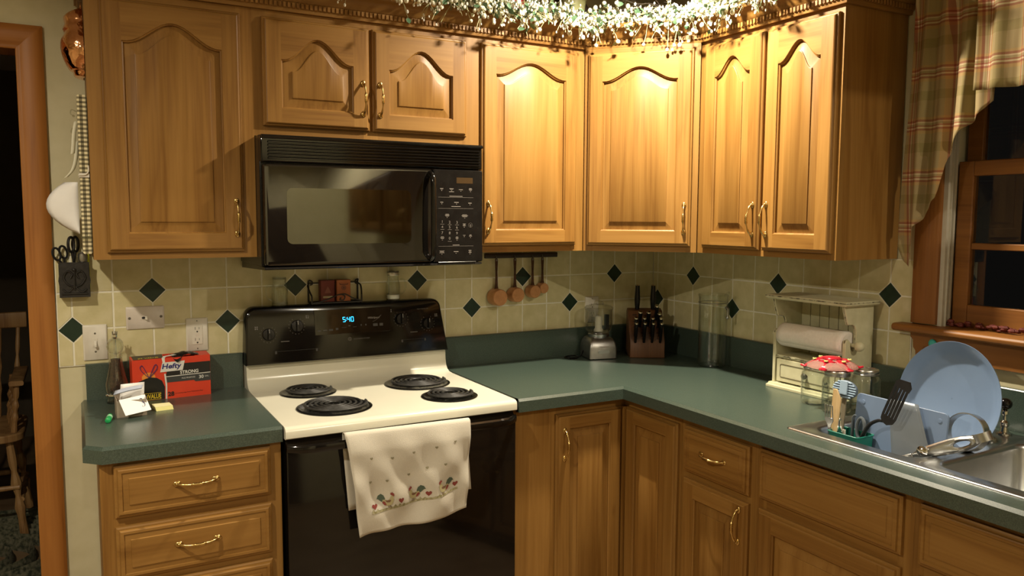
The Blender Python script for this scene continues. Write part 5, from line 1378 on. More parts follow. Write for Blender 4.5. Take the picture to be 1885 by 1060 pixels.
b = MB().add(vs, [(i * 7 + j, (i + 1) * 7 + j, (i + 1) * 7 + j + 1, i * 7 + j + 1) for i in range(N) for j in range(6)])
part('loose_sheet', b, towel_w, t, solid=.0006)

# ------------------------------------------------------------------ canning jars and the red feeder tray
def mason(label, x, y):
    t = thing('canning_jar', label, 'jar', (x, y, CT), random.random(), 'canning jars left of the sink')
    o = [(.030, .0), (.038, .001), (.0425, .006), (.044, .014), (.044, .092), (.0425, .102), (.038, .110), (.0355, .114), (.0355, .128), (.034, .129), (.0325, .115), (.0355, .108), (.0405, .098), (.0415, .090), (.0415, .016), (.038, .007), (.001, .006)]
    part('jar', MB().lathe(o, 32), glass, t, angle=60)
    part('band', MB().lathe([(.0358, .1155), (.0385, .116), (.0388, .119), (.0378, .120), (.0388, .122), (.0386, .130), (.0375, .1325), (.0335, .1330), (.0335, .1315), (.0362, .131), (.0360, .1165)], 32), lid_m, t, angle=40)
    part('lid', MB().lathe([(.0355, .1306), (.0330, .1318), (.001, .1316)], 32, cap0=False), lid_m, t)
    b = MB()
    for k in range(9):
        a = -2.2 + k * .16; b.ball((.0442 * math.cos(a), .0442 * math.sin(a), .060 + .014 * math.sin(k)), .0045, 6, 4, 0, (.5, .5, 1.))
    part('embossing', b, glass, t)
mason('clear canning jar at the left, nearest the paper towel cabinet drawer', -.250, -1.150)
mason('clear canning jar at the front, behind the striped dish brush', -.285, -1.262)
mason('clear canning jar at the back right, beside the blue cutting board', -.188, -1.290)
t = thing('feeder_tray', 'red flower-shaped hummingbird feeder top lying on the lids of the canning jars', 'bird feeder', (-.268, -1.226, CT + .1338), .35)
part('dish', MB().lathe([(.070, .000), (.078, .003), (.074, .010), (.055, .020), (.040, .026), (.001, .028), ], 28, cap0=False), pink_cl, t, solid=.002)
b = MB()
for k in range(6):
    a = k * PI / 3
    c, s = math.cos(a), math.sin(a)
    pts = [(.018, .030, .016), (.042, .029, .024), (.062, .017, .020), (.082, .006, .010), (.094, .008, .001)]
    top = []; 
    for r, z, w_ in pts: top.append([(c * r - s * q * w_, s * r + c * q * w_, z - abs(q) * .005) for q in (-1, -.5, 0, .5, 1)])
    b.loft(top, 0, False)
b.lathe([(.030, .0285), (.024, .033), (.001, .034)], 20, cap0=False)
part('petals', b, red_pl, t, solid=.0016)
for k in range(6):
    a = k * PI / 3; c = (.052 * math.cos(a), .052 * math.sin(a), .0260)
    part('flower_centre', MB().lathe([(.0065, 0), (.006, .0025), (.0025, .003), (.001, .001)], 14, c), yel_c, t)
    part('feeding_port', MB().lathe([(.0022, .003), (.001, .0036)], 8, c), dark_slot, t)

# ------------------------------------------------------------------ sink
t = thing('kitchen_sink', 'double-bowl stainless steel sink set into the green counter', 'sink', (0, 0, 0))
def rect4(x0, x1, y0, y1, z, r, n=8): return [(x, y, z) for x, y in rrect(x0, x1, y0, y1, r, n)]
oX0, oX1, oY0, oY1 = -.576, -.066, -2.150, -1.322
Rz = CT + .0045; YD = -1.7225
b = MB()
for (y0, y1, bx0, bx1, by0, by1) in ((YD, oY1, -.528, -.150, -1.703, -1.372), (oY0, YD, -.528, -.130, -2.108, -1.742)):
    ra = .0005
    top = y1 == oY1
    outer = rect4(oX0 + .010, oX1 - .010, y0 + (0 if top else .010), y1 - (.010 if top else 0), Rz, ra)
    L = [outer, rect4(bx0 - .006, bx1 + .006, by0 - .006, by1 + .006, Rz, .056), rect4(bx0 - .001, bx1 + .001, by0 - .001, by1 + .001, Rz - .0025, .052), rect4(bx0 + .003, bx1 - .003, by0 + .003, by1 - .003, Rz - .012, .050),
         rect4(bx0 + .010, bx1 - .010, by0 + .010, by1 - .010, Rz - .150, .050), rect4(bx0 + .022, bx1 - .022, by0 + .022, by1 - .022, Rz - .168, .045), rect4(bx0 + .055, bx1 - .055, by0 + .055, by1 - .055, Rz - .174, .03)]
    b.loft(L, 0, True, False, True)
# rolled outer edge
fr = [[(x, y, z) for x, y in rrect(oX0 + d, oX1 - d, oY0 + d, oY1 - d, max(.001, .016 - d), 6)] for d, z in ((0, CT + .0004), (.001, CT + .0022), (.004, CT + .0045), (.0100, Rz))]
b.loft(fr, 0, True)
part('basin', b, steel, t, angle=50)
for cx, cy in ((-.33, -1.52), (-.33, -1.92)):
    part('drain', MB().lathe([(.042, .0), (.040, .003), (.030, .001), (.001, .0005)], 24, (cx, cy, Rz - .1738)), chrome, t)
t = thing('side_sprayer', 'chrome spindle with a black knob at the sink back, right of the big blue plate', 'faucet part', (-.096, -1.668, Rz + .0003))
part('stem', MB().lathe([(.020, 0), (.020, .004), (.012, .008), (.009, .020), (.012, .026), (.012, .034), (.006, .040), (.005, .052), (.010, .058), (.009, .066), (.005, .070), (.001, .071)], 20), chrome, t)
part('knob', MB().ball((0, 0, .086), .017, 16, 10, 0, (1, 1, .95)), black_gloss, t)

# dish rack and what drains in it
t = thing('dish_rack', 'low wire dish rack standing in the left sink bowl', 'dish rack', (0, 0, 0))
b = MB(); zt, zb = .905, Rz - .166
for z, x0, x1, y0, y1 in ((zt, -.505, -.180, -1.655, -1.395), (zb + .006, -.470, -.215, -1.620, -1.430)):
    b.tube([(x, y, z) for x, y in rrect(x0, x1, y0, y1, .02, 3)], .0026, 6, closed=True)
for i in range(9):
    y = -1.43 - .19 * i / 8; b.tube([(-.505, y * 1.0, zt), (-.470, y, zb + .006), (-.215, y, zb + .006), (-.180, y, zt)], .0017, 5)
part('wires', b, steel_b, t)
def slabpoly(name, label, cat, pts, th, m_, loc, rot, grp=None, bev=.002):
    t = thing(name, label, cat, loc, 0, grp); t.rotation_euler = rot
    return t
def frameM(origin, xa, za):
    x = Vector(xa).normalized(); z = Vector(za); z = (z - x * z.dot(x)).normalized(); y = z.cross(x)
    M = Matrix((x, y, z)).transposed().to_4x4(); M.translation = Vector(origin); return M
# blue cutting board: x axis along the board's length (world -y), z up, leaning back
def place(t, M): t.matrix_world = M; return t
t = thing('cutting_board', 'slate blue rectangular cutting board standing on edge in the dish rack', 'cutting board')
place(t, frameM((-.425, -1.430, .852), (.02, -1, -.02), (.09, 0, 1)))
part('board', MB().loft([[(x, y, z) for x, z in rrect(0, .268, 0, .180, .012, 4)] for y in (-.003, .003)], 0, True, True, True), blue_m, t, bev=.0012)
for x in (.022, .246):
    part('corner_foot', MB().lathe([(.006, 0), (.0055, .0012), (.001, .0013)], 14, (x, -.003, .158), Matrix.Rotation(PI / 2, 4, 'X')), blue_m, t)
t = thing('flexible_mat', 'grey translucent flexible mat leaning on the front of the blue cutting board', 'mat')
place(t, frameM((-.434, -1.560, .880), (.02, -1, 0), (.09, 0, 1)))
b = MB(); n = 8; vs = []
for i in range(n + 1):
    for j in range(n + 1):
        u, v = i / n, j / n
        x = (-.012 + (.096 + .025) * u) * (1 - v) + (-.040 + .085 * u) * v; z = .168 * v - .006 * u * (1 - v) * 0
        vs.append((x + .022, -.0045 - .006 * math.sin(PI * u) * (1 - .4 * v), z - .010 + .052 * 0))
b.add(vs, [(i * (n + 1) + j, (i + 1) * (n + 1) + j, (i + 1) * (n + 1) + j + 1, i * (n + 1) + j + 1) for i in range(n) for j in range(n)])
part('mat_sheet', b, grey_flex, t, solid=.0012)
# round plate leaning at the back
t = thing('round_plate', 'large light blue rounded platter standing upright at the back of the dish rack', 'plate')
M = frameM((-.215, -1.580, 1.022), (.14, -1, 0), (.16, 0, 1))
place(t, M)
A = Matrix.Rotation(PI / 2, 4, 'X')
part('plate_body', MB().lathe([(.001, -.016), (.104, -.016), (.122, -.006), (.136, .012), (.1385, .013), (.139, .011), (.125, -.009), (.106, -.020), (.001, -.020)], 64, (0, 0, 0), Matrix.Diagonal((1, 1, 1.16, 1)) @ A, 0, False, False), blue_l, t, angle=60)
# basket with cutlery
t = thing('utensil_basket', 'teal plastic cutlery basket in the front left corner of the sink', 'basket', (-.462, -1.452, 0), 0)
b = MB(); z0, z1 = .845, .926
def bk(k, z): return [(x, y, z) for x, y in rrect(-.036 + k, .036 - k, -.052 + k, .046 - k, .008, 3)]
b.loft([bk(0, z1), bk(.004, z0), bk(.006, z0 + .002), bk(.0022, z1)], 0, True, False, False); b.loft([bk(0, z1), bk(.0022, z1)], 0); 
b.loft([bk(.004, z0), bk(.03, z0)], 0, True, False, True)
part('basket', b, teal_m, t)
part('rim', MB().tube(bk(-.0008, z1), .0022, 6, closed=True), teal_m, t)
def tool(name, label, cat, base, tip, grp=None, side=(0, -1, 0)):
    t = thing(name, label, cat)
    d = Vector(tip) - Vector(base); place(t, frameM(base, side, d)); return t, d.length
t, L = tool('wooden_spatula', 'flat wooden spatula standing in the teal basket', 'spatula', (-.482, -1.412, .856), (-.470, -1.408, 1.042))
part('blade', MB().prism([(-.012, 0), (.011, 0), (.013, .10), (.0155, L * .86), (.000, L), (-.013, L * 1.0), (-.014, .12)], 'y', -.0025, .0025), spoon_wood, t, bev=.0015)
t, L = tool('serving_fork', 'dark-handled steel fork leaning out of the teal basket to the left', 'fork', (-.488, -1.410, .868), (-.500, -1.338, .980))
b = MB(); b.prism([(-.004, 0), (.004, 0), (.005, L * .55), (.014, L * .66), (.014, L * .72), (-.014, L * .72), (-.014, L * .66), (-.005, L * .55)], 'y', -.0012, .0012)
for k in range(4):
    x = -.0125 + k * .0083; b.box(x - .0014, x + .0014, -.001, .001, L * .72, L)
part('fork_body', b, steel_b, t, bev=.0005)
t, L = tool('serving_fork', 'black fork-like utensil behind the wooden spatula, leaning left out of the basket', 'fork', (-.470, -1.412, .868), (-.474, -1.345, .955))
b = MB(); b.prism([(-.005, 0), (.005, 0), (.008, L * .6), (.010, L), (-.010, L), (-.008, L * .6)], 'y', -.0015, .0015); part('handle', b, nylon, t, bev=.001)
t, L = tool('dish_brush', 'pale blue striped oval dish brush standing behind the wooden spatula', 'brush', (-.446, -1.408, .862), (-.432, -1.352, 1.030))
part('handle', MB().box(-.007, .007, -.002, .002, 0, L - .010), mat('taupe_plastic', (.22, .19, .13), .4), t, bev=.001)
C0 = L - .002
part('oval_head', MB().loft([[(x * k, y, C0 + z * k) for x, y_, z in [(.040 * math.cos(a), 0, .026 * math.sin(a)) for a in [2 * PI * i / 28 for i in range(28)]]] for y, k in ((-.004, .94), (-.002, 1), (.003, 1), (.005, .9))], 0, True, True, True), mat('slate_ridge', (.10, .14, .20), .5), t)
for k in range(7):
    z = -.021 + k * .007; hw = .0385 * math.sqrt(max(.05, 1 - (z / .026) ** 2))
    part('ridge', MB().tube([(-hw, -.0055, C0 + z), (hw, -.0055, C0 + z)], .0021, 6), blue_pale, t)
part('centre_tab', MB().loft([[(x, y, C0 + z) for x, z in rrect(-.0125, .0125, -.014, .0255, .003, 3)] for y in (-.0065, -.0105)], 0, True, True, True), blue_pale, t, bev=.001)
t, L = tool('peeler', 'slim steel tongs handle standing between the spatula and the white scraper', 'utensil', (-.484, -1.440, .860), (-.490, -1.406, .958))
b = MB().tube(bez([(-.006, 0, 0), (-.008, 0, L * .5), (-.004, 0, L * .85), (0, 0, L), (.004, 0, L * .85), (.008, 0, L * .5), (.006, 0, 0)], 5), .0022, 7); b.ball((0, 0, L), .004, 8, 6)
part('wire_frame', b, chrome, t)
t, L = tool('scraper', 'small white plastic scraper in the teal basket', 'scraper', (-.482, -1.448, .862), (-.482, -1.444, .936))
part('body', MB().prism([(-.004, 0), (.006, 0), (.005, L), (-.003, L)], 'y', -.002, .002), white_pl, t, bev=.001)
t, L = tool('loop_handle', 'grey oval-loop handle standing behind the teal basket', 'utensil', (-.440, -1.462, .870), (-.436, -1.462, .972))
part('grip', MB().tube([(-.020, 0, 0), (-.020, 0, L * .92), (-.014, 0, L)], .006, 8, flat=.5), mat('grey_plastic', (.10, .12, .14), .4), t)
part('loop', MB().tube([(.006 + .013 * math.cos(a), 0, L * .66 + .030 * math.sin(a)) for a in [2 * PI * i / 20 for i in range(20)]], .005, 8, closed=True), bpy.data.materials['grey_plastic'], t)
# slotted turner
t = thing('slotted_turner', 'black nylon slotted turner leaning out of the teal basket over the blue board', 'turner')
place(t, frameM((-.460, -1.478, .876), (0, -1, .0), (0, 0, 1)))
hp_ = bez([(.0, 0, .0), (.012, -.001, .045), (.035, -.003, .085), (.062, -.006, .104), (.080, -.010, .108)], 6)
part('handle', MB().tube(hp_, [.0062 - .0022 * i / len(hp_) for i in range(len(hp_))], 8), nylon, t)
BM = frameM((.084, -.012, .106), (1, -.05, -.36), (.36, .06, 1))
b = MB()
def bl(x0, x1, z0, z1): b.box(x0, x1, -.0012, .0012, z0, z1)
b.prism([(-.004, 0), (.012, -.002), (.026, .008), (.030, .022), (-.014, .022), (-.012, .008)], 'y', -.0012, .0012)
for k in range(5):
    x = -.014 + k * .0094; bl(x, x + .0066, .022, .108)
b.prism([(-.014, .108), (.032, .108), (.034, .122), (.024, .136), (-.008, .128), (-.014, .120)], 'y', -.0012, .0012)
b.xf(BM); part('slotted_blade', b, nylon, t)
# steel band of a strainer between board and plate
t = thing('steel_ring', 'round stainless steel ring rim showing between the blue board and the plate', 'kitchen ring')
place(t, frameM((-.350, -1.716, .9765), (.1, -1, 0), (.22, 0, 1)))
part('rim_band', MB().lathe([(.0465, -.016), (.0490, -.016), (.0490, .016), (.0465, .016), (.0465, -.016)], 48, (0, 0, 0), A, 0, False, False), steel, t)
# steel tool with an oval hole
t = thing('can_opener', 'polished steel utensil with a long flared handle and oval hole lying across the sink divider', 'utensil')
place(t, frameM((-.480, -1.645, .912), (.24, -1, .50), (0, 0, 1)))
b = MB()
prof_ = [(0.00, .009), (.03, .013), (.07, .0165), (.11, .019), (.14, .0185), (.165, .014), (.180, .008)]
up = [(x, w_ ) for x, w_ in prof_]
nh = 20; hole = [(.138 + .021 * math.cos(2 * PI * i / nh), .0068 * math.sin(2 * PI * i / nh)) for i in range(nh)]
def outp(a):
    # ray from the hole centre to the outline
    c, s = math.cos(a), math.sin(a); best = None
    P_ = up + [(x, -w_) for x, w_ in reversed(up)]
    for i in range(len(P_)):
        x1, y1 = P_[i]; x2, y2 = P_[(i + 1) % len(P_)]
        x1 -= .138; x2 -= .138; den = c * (y2 - y1) - s * (x2 - x1)
        if abs(den) < 1e-9: continue
        tt = (x1 * (y2 - y1) - y1 * (x2 - x1)) / den; uu = (x1 * s - y1 * c) / den
        if tt > 0 and -1e-6 <= uu <= 1 + 1e-6: best = tt if best is None else min(best, tt)
    return (.138 + c * best, s * best)
angs = [2 * PI * i / 48 for i in range(48)] 
O2 = [outp(a) for a in angs]; H2 = [(.138 + .021 * math.cos(a), .0068 * math.sin(a)) for a in angs]
M2 = [((o[0] * .45 + h[0] * .55), (o[1] * .45 + h[1] * .55)) for o, h in zip(O2, H2)]
b.loft([[(x, .001, z) for x, z in O2], [(x, -.003, z * .96) for x, z in O2], [(x, -.0075, z) for x, z in M2], [(x, -.0045, z) for x, z in H2], [(x, .001, z) for x, z in H2], [(x, .001, z) for x, z in O2]])
part('handle', b, steel, t, angle=60)
b = MB().lathe([(.010, -.004), (.0135, -.002), (.0135, .004), (.008, .008), (.004, .009), (.001, .006)], 20, (.044, -.010, .006), Matrix.Rotation(PI / 2, 4, 'X')); b.lathe([(.006, 0), (.006, .012)], 12, (.044, -.002, .006), Matrix.Rotation(PI / 2, 4, 'X'))
part('turning_knob', b, chrome, t)
part('jaw', MB().box(-.022, .012, -.005, .003, -.012, .006), steel_b, t, bev=.002)
b = MB(); n = 16; l0, l1, l2, l3 = [], [], [], []
for i in range(n + 1):
    a = math.radians(-80 + 190 * i / n); c_, s_ = math.cos(a), math.sin(a)
    for l, r, z in ((l0, .020, -.011), (l1, .0215, -.011), (l2, .0215, .011), (l3, .020, .011)): l.append((.186 + r * s_, .010 - r * c_, z + .004))
b.loft([l0, l1, l2, l3, l0], 0, False); part('end_band', b, steel, t)
t = thing('scrubber', 'small teal scrubber on a clear holder behind the top left of the blue plate', 'scrubber', (-.024, -1.392, 1.128))
part('sponge', MB().ball((0, -.006, .010), .013, 12, 8, 0, (.6, 1, 1.1)), teal_l, t)
part('holder', MB().lathe([(.012, 0), (.013, .004), (.010, .012), (.001, .014)], 16, (0, .012, -.012), Matrix.Rotation(-PI / 2, 4, 'Y')), plastic_c, t)

# ------------------------------------------------------------------ plaid curtain
t = thing('curtain', 'plaid swag curtain in cream, red and green over the window', 'curtain', (0, 0, 0))
bot = [(-1.300, 1.455), (-1.318, 1.392), (-1.334, 1.372), (-1.344, 1.49), (-1.385, 1.535), (-1.425, 1.590), (-1.436, 1.700), (-1.470, 1.765), (-1.520, 1.815), (-1.565, 1.86)]
def interp(P_, y):
    for i in range(len(P_) - 1):
        a, c = P_[i], P_[i + 1]
        if c[0] <= y <= a[0]: return a[1] + (c[1] - a[1]) * (a[0] - y) / (a[0] - c[0])
    return P_[-1][1]
def cloth(y0, y1, x0, amp, wl, zf, ztop, nu, nv, ph=0., lean=0.):
    b = MB(); uvs = {}
    rows = []
    for i in range(nu + 1):
        y = y0 + (y1 - y0) * i / nu; zb = zf(y); r = []
        for j in range(nv + 1):
            v = j / nv; z = zb + (ztop - zb) * v
            k = (y - y0) / wl * 2 * PI
            x = x0 - amp * (math.sin(k + ph) + .35 * math.sin(k * 1.83 + 1 + z * 2)) * (.65 + .5 * (1 - v)) - .004 * math.sin(z * 9 + k * .5)
            r.append((x, y + lean * (ztop - z) + .004 * math.sin(k * .7 + z * 5), z))
        rows.append(r)
    return b.loft(rows, 0, False)
uvf_ = lambda c: (c.y * 1.25 + c.x * .6, c.z)
o = part('jabot', cloth(-1.318, -1.575, -.070, .011, .062, lambda y: interp([(a - .012, z) for a, z in bot], y), 2.34, 70, 40, 0, .022), curtain_m, t, uvf=uvf_, angle=80, solid=.0012)
o = part('valance', cloth(-1.528, -2.30, -.098, .009, .075, lambda y: 1.888 - .02 * math.sin(max(0, (-1.55 - y)) * 2.2), 2.34, 110, 24, 1.0), curtain_m, t, uvf=uvf_, angle=80, solid=.0012)
part('rod', MB().tube([(-.060, -1.30, 2.325), (-.060, -2.34, 2.325)], .008, 10), white_jamb, t)
b = MB(); b.box(-.055, -.001, -1.3120, -1.3060, 2.315, 2.335); b.box(-.055, -.001, -2.3360, -2.3300, 2.315, 2.335); part('bracket', b, white_jamb, t, smooth=False)
# thin red garland on the window stool
b = MB(); random.seed(3)
for i in range(150):
    y = -1.402 - .60 * random.random(); s = .003 + .004 * random.random()
    b.ball((.008 + .028 * random.random(), y, 1.1935 + s + .010 * random.random()), s * 1.3, 6, 4, 0, (1, 1.4, .8))
o = tag(part('red_garland', b, red_berry, kind='stuff'), 'thin dark red garland lying along the window stool', 'garland')

# ------------------------------------------------------------------ berry garland on the crown molding
random.seed(11)
G_t = thing('berry_garland', 'garland of cream berries, buds and green leaves draped over the crown molding', 'garland', (0, 0, 0))
gpath = [Vector(p) for p in ((-2.12, -.362), (-.578, -.362), (-.345, -.615), (-.350, -1.16))]
seg = [(gpath[i + 1] - gpath[i]).length for i in range(3)]; TOT = sum(seg)
def gp_(s):
    for i in range(3):
        if s <= seg[i] or i == 2:
            d = (gpath[i + 1] - gpath[i]).normalized(); p = gpath[i] + d * min(s, seg[i]); return p, d, Vector((d.y, -d.x))
        s -= seg[i]
bb, bu, st_, lf = MB(), MB(), MB(), MB()
def unit(lo, hi): return lo + (hi - lo) * random.random()
def dens(s):
    x = s
    if x < .35: return .10
    if x < .62: return .26
    if x < .95: return .5
    return 1.35 if x < 2.25 else .75
core = []
for i in range(120):
    s = TOT * i / 119; p, d, n = gp_(s); core.append((p.x + n.x * .004 * math.sin(i), p.y + n.y * .004 * math.sin(i * 1.3), 2.258 + .004 * math.sin(i * 2.1)))
st_.tube(core, .0022, 5)
cnt = 0
while cnt < 760:
    s = random.random() * TOT
    if random.random() > dens(s) / 1.35: continue
    cnt += 1
    p, d, n = gp_(s)
    out_ = unit(-.25, 1.0); up_ = unit(-.55, .95); al = unit(-.8, .8)
    D = Vector((d.x * al + n.x * out_, d.y * al + n.y * out_, up_)).normalized()
    L = unit(.028, .085) * (1.15 if up_ < 0 else .85)
    c0 = Vector((p.x, p.y, 2.258)) + Vector((n.x, n.y, 0)) * unit(-.01, .022) + Vector((0, 0, unit(-.002, .02)))
    P_ = []
    for k in range(5):
        q = c0 + D * (L * k / 4) + Vector((0, 0, -.30 * L * (k / 4) ** 2)) + Vector((unit(-1, 1), unit(-1, 1), unit(-1, 1))) * .0012 * k
        # stay clear of the molding face and top
        if q.z < 2.256:
            dd = (Vector((q.x, q.y)) - p).dot(n)
            if dd < .026: q += Vector((n.x, n.y, 0)) * (.026 - dd + .004)
        P_.append(q)
    st_.tube(P_, .0011, 4)
    e = P_[-1]
    typ = random.random()
    if typ < .42:
        bb.ball(e, unit(.0060, .0088), 8, 6, 0, (1, 1, unit(.95, 1.25)))
        if random.random() < .5: bb.ball(P_[2] + Vector((unit(-1, 1), unit(-1, 1), unit(-1, 1))) * .008, unit(.005, .0072), 8, 6)
    if typ > .30:
        for k in range(random.randint(2, 6)):
            q = P_[random.randint(1, 4)] + Vector((unit(-1, 1), unit(-1, 1), unit(-1, 1))) * .014
            bu.ball(q, unit(.0026, .0046), 5, 4, 0, (1, 1, 1.5))
            st_.tube([P_[2], q], .0005, 3)
    if random.random() < .85:
        q = P_[random.randint(1, 4)]; a = Vector((unit(-1, 1), unit(-1, 1), unit(-1, .6))).normalized(); w_ = a.cross(Vector((unit(-1, 1), unit(-1, 1), unit(-1, 1)))).normalized(); nn = a.cross(w_)
        ll = unit(.018, .032); ww = ll * .36
        o = len(lf.v)
        lf.v += [tuple(q), tuple(q + a * ll * .35 + w_ * ww), tuple(q + a * ll * .45 + nn * .002), tuple(q + a * ll * .35 - w_ * ww), tuple(q + a * ll * .8 + w_ * ww * .6), tuple(q + a * ll * .8 - w_ * ww * .6), tuple(q + a * ll)]
        lf.f += [(o, o + 1, o + 2), (o, o + 2, o + 3), (o + 1, o + 4, o + 2), (o + 3, o + 2, o + 5), (o + 2, o + 4, o + 6), (o + 2, o + 6, o + 5)]; lf.m += [0] * 6
part('berries', bb, berry_m, G_t, kind='stuff'); part('buds', bu, bud_m, G_t, kind='stuff', smooth=False)
part('stems', st_, stem_m, G_t, kind='stuff'); part('leaves', lf, leaf_m, G_t, kind='stuff')

# decorations standing on top of the cabinets, cut by the top edge of the photo
TZ = 2.1765
t = thing('ornamental_gourd', 'pale green gourd standing on the cabinets behind the garland, near the corner', 'gourd', (-.625, -.255, TZ))
part('body', MB().lathe([(.012, 0), (.026, .003), (.033, .03), (.034, .07), (.038, .11), (.045, .15), (.052, .19), (.050, .225), (.038, .25), (.015, .262), (.001, .264)], 26), gourd_m, t)
part('stalk', MB().tube(bez([(0, 0, .262), (.004, 0, .275), (.014, .002, .286)], 3), .005, 6), stem_m, t)
t = thing('red_ornament', 'dark red heart-shaped ornament with a gold edge behind the garland, above the tall cabinet', 'ornament', (-.905, -.262, TZ))
ho = [(0, 0), (.030, .050), (.048, .095), (.056, .140), (.050, .175), (.030, .190), (.010, .180), (0, .165), (-.010, .180), (-.030, .190), (-.050, .175), (-.056, .140), (-.048, .095), (-.030, .050)]
part('heart', MB().loft([[(x * k, y, .10 + (z - .10) * k) for x, z in ho] for y, k in ((.012, .86), (.004, 1), (-.004, 1), (-.014, .8), (-.018, .4))], 0, True, True, True), red_orn, t, angle=70)
part('edge_wire', MB().tube([(x * 1.02, -.003, .10 + (z - .10) * 1.02) for x, z in ho], .0018, 6, closed=True), gold_rim, t)
t = thing('vine_wreath', 'tangle of thin grey twigs on the corner cabinet behind the garland', 'wreath', (-.33, -.34, TZ + .005))
b = MB(); random.seed(5)
for k in range(26):
    r1, r2 = unit(.09, .14), unit(.07, .12); ph = unit(0, 6.28); zc = unit(.03, .16)
    pts = [(r1 * math.cos(a + ph) * (1 + .1 * math.sin(3 * a + k)), r2 * math.sin(a + ph) * (1 + .12 * math.sin(4 * a + k)), zc + .025 * math.sin(a * 2 + k) + .012 * math.sin(5 * a + k * 2)) for a in [i / 18 * unit(4.2, 4.25) for i in range(19)]]
    b.tube(pts, unit(.0010, .0018), 4)
for k in range(14):
    a = unit(0, 6.28); c = Vector((.12 * math.cos(a), .10 * math.sin(a), unit(.05, .15)))
    b.tube(bez([c, c + Vector((unit(-.04, .04), unit(-.04, .02), unit(.02, .05))), c + Vector((unit(-.08, .08), unit(-.06, .03), unit(.05, .11)))], 4), .0009, 4)
part('twigs', b, twig_m, t, kind='stuff')
t = thing('dried_leaves', 'dark dried leaves and stalks on the cabinets around the gourd', 'dried leaves', (0, 0, TZ))
b, b2 = MB(), MB(); random.seed(9)
for k in range(34):
    x = unit(-1.12, -.48); y = unit(-.25, -.15); h = unit(.05, .20); a = unit(-.6, .6)
    if abs(x + .625) < .06 and y < -.19 or abs(x + .905) < .065 and y < -.23: y = -.13
    c = Vector((x, y, .001)); tip = c + Vector((a * .06, unit(-.03, .03), h))
    b2.tube([c, (c + tip) / 2 + Vector((.01 * a, 0, 0)), tip], .0012, 4)
    w_ = Vector((1, unit(-.5, .5), unit(-.4, .4))).normalized(); u_ = (tip - c).normalized(); ll = unit(.04, .075)
    o = len(b.v); q = tip
    pts = [q, q + u_ * ll * .3 + w_ * ll * .30, q + u_ * ll * .7 + w_ * ll * .26, q + u_ * ll, q + u_ * ll * .7 - w_ * ll * .26, q + u_ * ll * .3 - w_ * ll * .30, q + u_ * ll * .5 + Vector((0, -.006, 0))]
    b.v += [tuple(p) for p in pts]; b.f += [(o + i, o + (i + 1) % 6, o + 6) for i in range(6)]; b.m += [0] * 6
part('leaves', b, noise_mat('dried_leaf', [(.3, (.05, .035, .03)), (.7, (.13, .09, .07))], (30, 30, 30), .8), t, kind='stuff')
part('stalks', b2, mat('stalk_tan', (.25, .20, .10), .7), t, kind='stuff')

# ------------------------------------------------------------------ beyond the doorway: chair and rug in the dark room
t = thing('wooden_armchair', 'dark wooden armchair with turned spindles in the unlit room beyond the doorway', 'chair', (-2.87, 1.55, .021), 0)
def turned(b, p0, p1, r): 
    P0_, P1_ = Vector(p0), Vector(p1); n = 16
    b.tube([P0_ + (P1_ - P0_) * i / n for i in range(n + 1)], [r * (1 + .35 * math.sin(i * 1.57) * (1 if 3 < i < 13 else .2)) for i in range(n + 1)], 9)
b = MB().loft([[(x, y, z) for x, y in rrect(-.26, .27, -.22, .24, .08, 5)] for z in (.455, .492)], 0, True, True, True)
part('seat', b, chair_wood, t, bev=.006)
for x, y in ((-.20, -.17), (.21, -.17), (-.20, .19), (.21, .19)):
    b = MB(); turned(b, (x * 1.22, y * 1.22, 0), (x, y, .455), .018); part('leg', b, chair_wood, t)
for args in (((-.235, -.20, .24), (.245, -.20, .24)), ((-.235, .22, .20), (.245, .22, .20)), ((-.24, -.20, .18), (-.24, .22, .18)), ((.25, -.20, .18), (.25, .22, .18))):
    b = MB(); turned(b, *args, .012); part('stretcher', b, chair_wood, t)
for k in range(4):
    b = MB(); x = .25 - k * .012; y = -.16 + k * .10; turned(b, (x - .02, y, .492), (x, y, .715), .013); part('arm_spindle', b, chair_wood, t)
for s in (-1, 1):
    part('arm_rest', MB().loft([[(s * .25 + a, y, z) for a, z in rrect(-.03, .03, .715, .738, .008, 3)] for y in (-.19, .23)], 0, True, True, True), chair_wood, t)
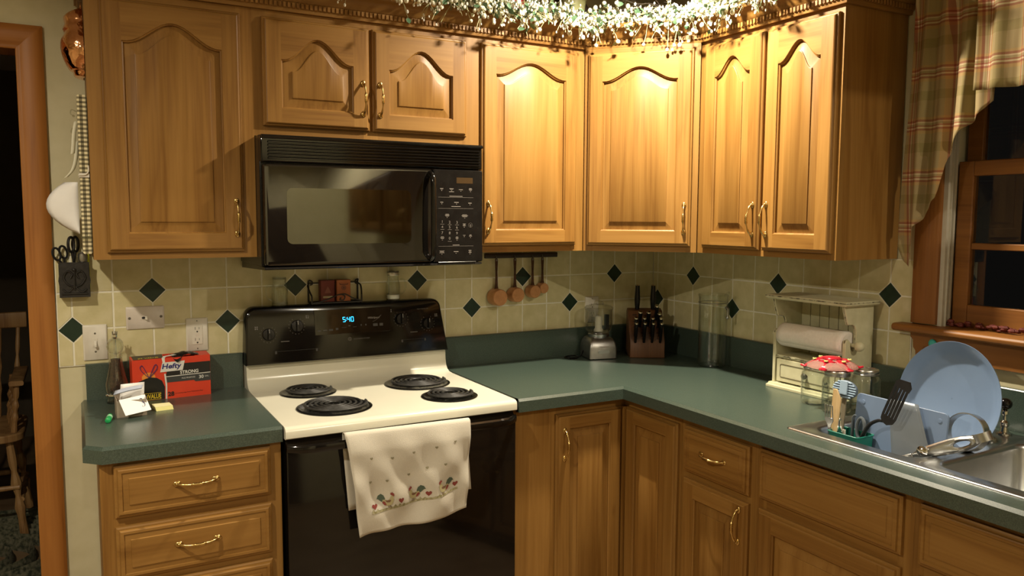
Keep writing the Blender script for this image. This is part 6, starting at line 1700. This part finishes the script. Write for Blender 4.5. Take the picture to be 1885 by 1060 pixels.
b = MB(); turned(b, (-.23, -.16, .492), (-.25, -.16, .715), .013); part('arm_spindle', b, chair_wood, t)
for k in range(7):
    b = MB(); x = -.22 + k * .073; turned(b, (x, .21, .492), (x * 1.1, .29, .93), .010); part('back_spindle', b, chair_wood, t)
part('top_rail', MB().loft([[(x, .29 + y, z) for y, z in rrect(-.012, .012, .93, 1.01, .008, 3)] for x in (-.28, -.1, .1, .28)], 0, True, True, True), chair_wood, t, bev=.003)
b = MB(); 
for k in range(11):
    r = .98 - k * .085
    b.tube([(r * 1.0 * math.cos(a), r * .62 * math.sin(a), .010) for a in [2 * PI * i / 60 for i in range(60)]], .040, 5, flat=.25, closed=True)
o = tag(part('braided_rug', b, rug_m, kind=None), 'dark braided oval rug on the floor beyond the doorway', 'rug', None, (-2.95, 1.10, 0.0))

# ------------------------------------------------------------------ behind the camera: fittings that give the light and the reflections
for i, (lx, ly, lp_, ls, _sp, lz) in enumerate(LIGHTS):
    t = thing('ceiling_light', ('recessed ceiling light above the counter corner', 'recessed ceiling light over the right side behind the camera', 'recessed ceiling light at the left near the doorway', 'recessed ceiling light at the back of the room behind the camera')[i], 'ceiling light', (lx, ly, lz + (.0299 if lz > CEIL else 0)))
    part('trim_ring', MB().lathe([(.095, 0), (.095, -.004), (.075, -.007), (.068, -.004), (.068, 0)], 32, cap0=False, cap1=False), white_pl, t)
    part('lens', MB().lathe([(.067, -.001), (.001, -.0012)], 28, cap0=False), lens_m, t)
upper('wall_cabinet', 'two-door oak wall cabinet past the window on the right wall, mirrored in the microwave door', (0, -2.75, 0), -PI / 2, .88, UZ0, UZ1, .300,
      [(.036, .432, 1.416, 2.145, 'r', .062), (.448, .844, 1.416, 2.145, 'l', .062)], [(0, .045), (.420, .460), (.835, .88)])
upper('wall_cabinet', 'two-door oak wall cabinet in the far right corner behind the camera', (0, -3.635, 0), -PI / 2, .88, UZ0, UZ1, .300,
      [(.036, .432, 1.416, 2.145, 'r', .062), (.448, .844, 1.416, 2.145, 'l', .062)], [(0, .045), (.420, .460), (.835, .88)])

bpy.data.objects.remove(PULL)
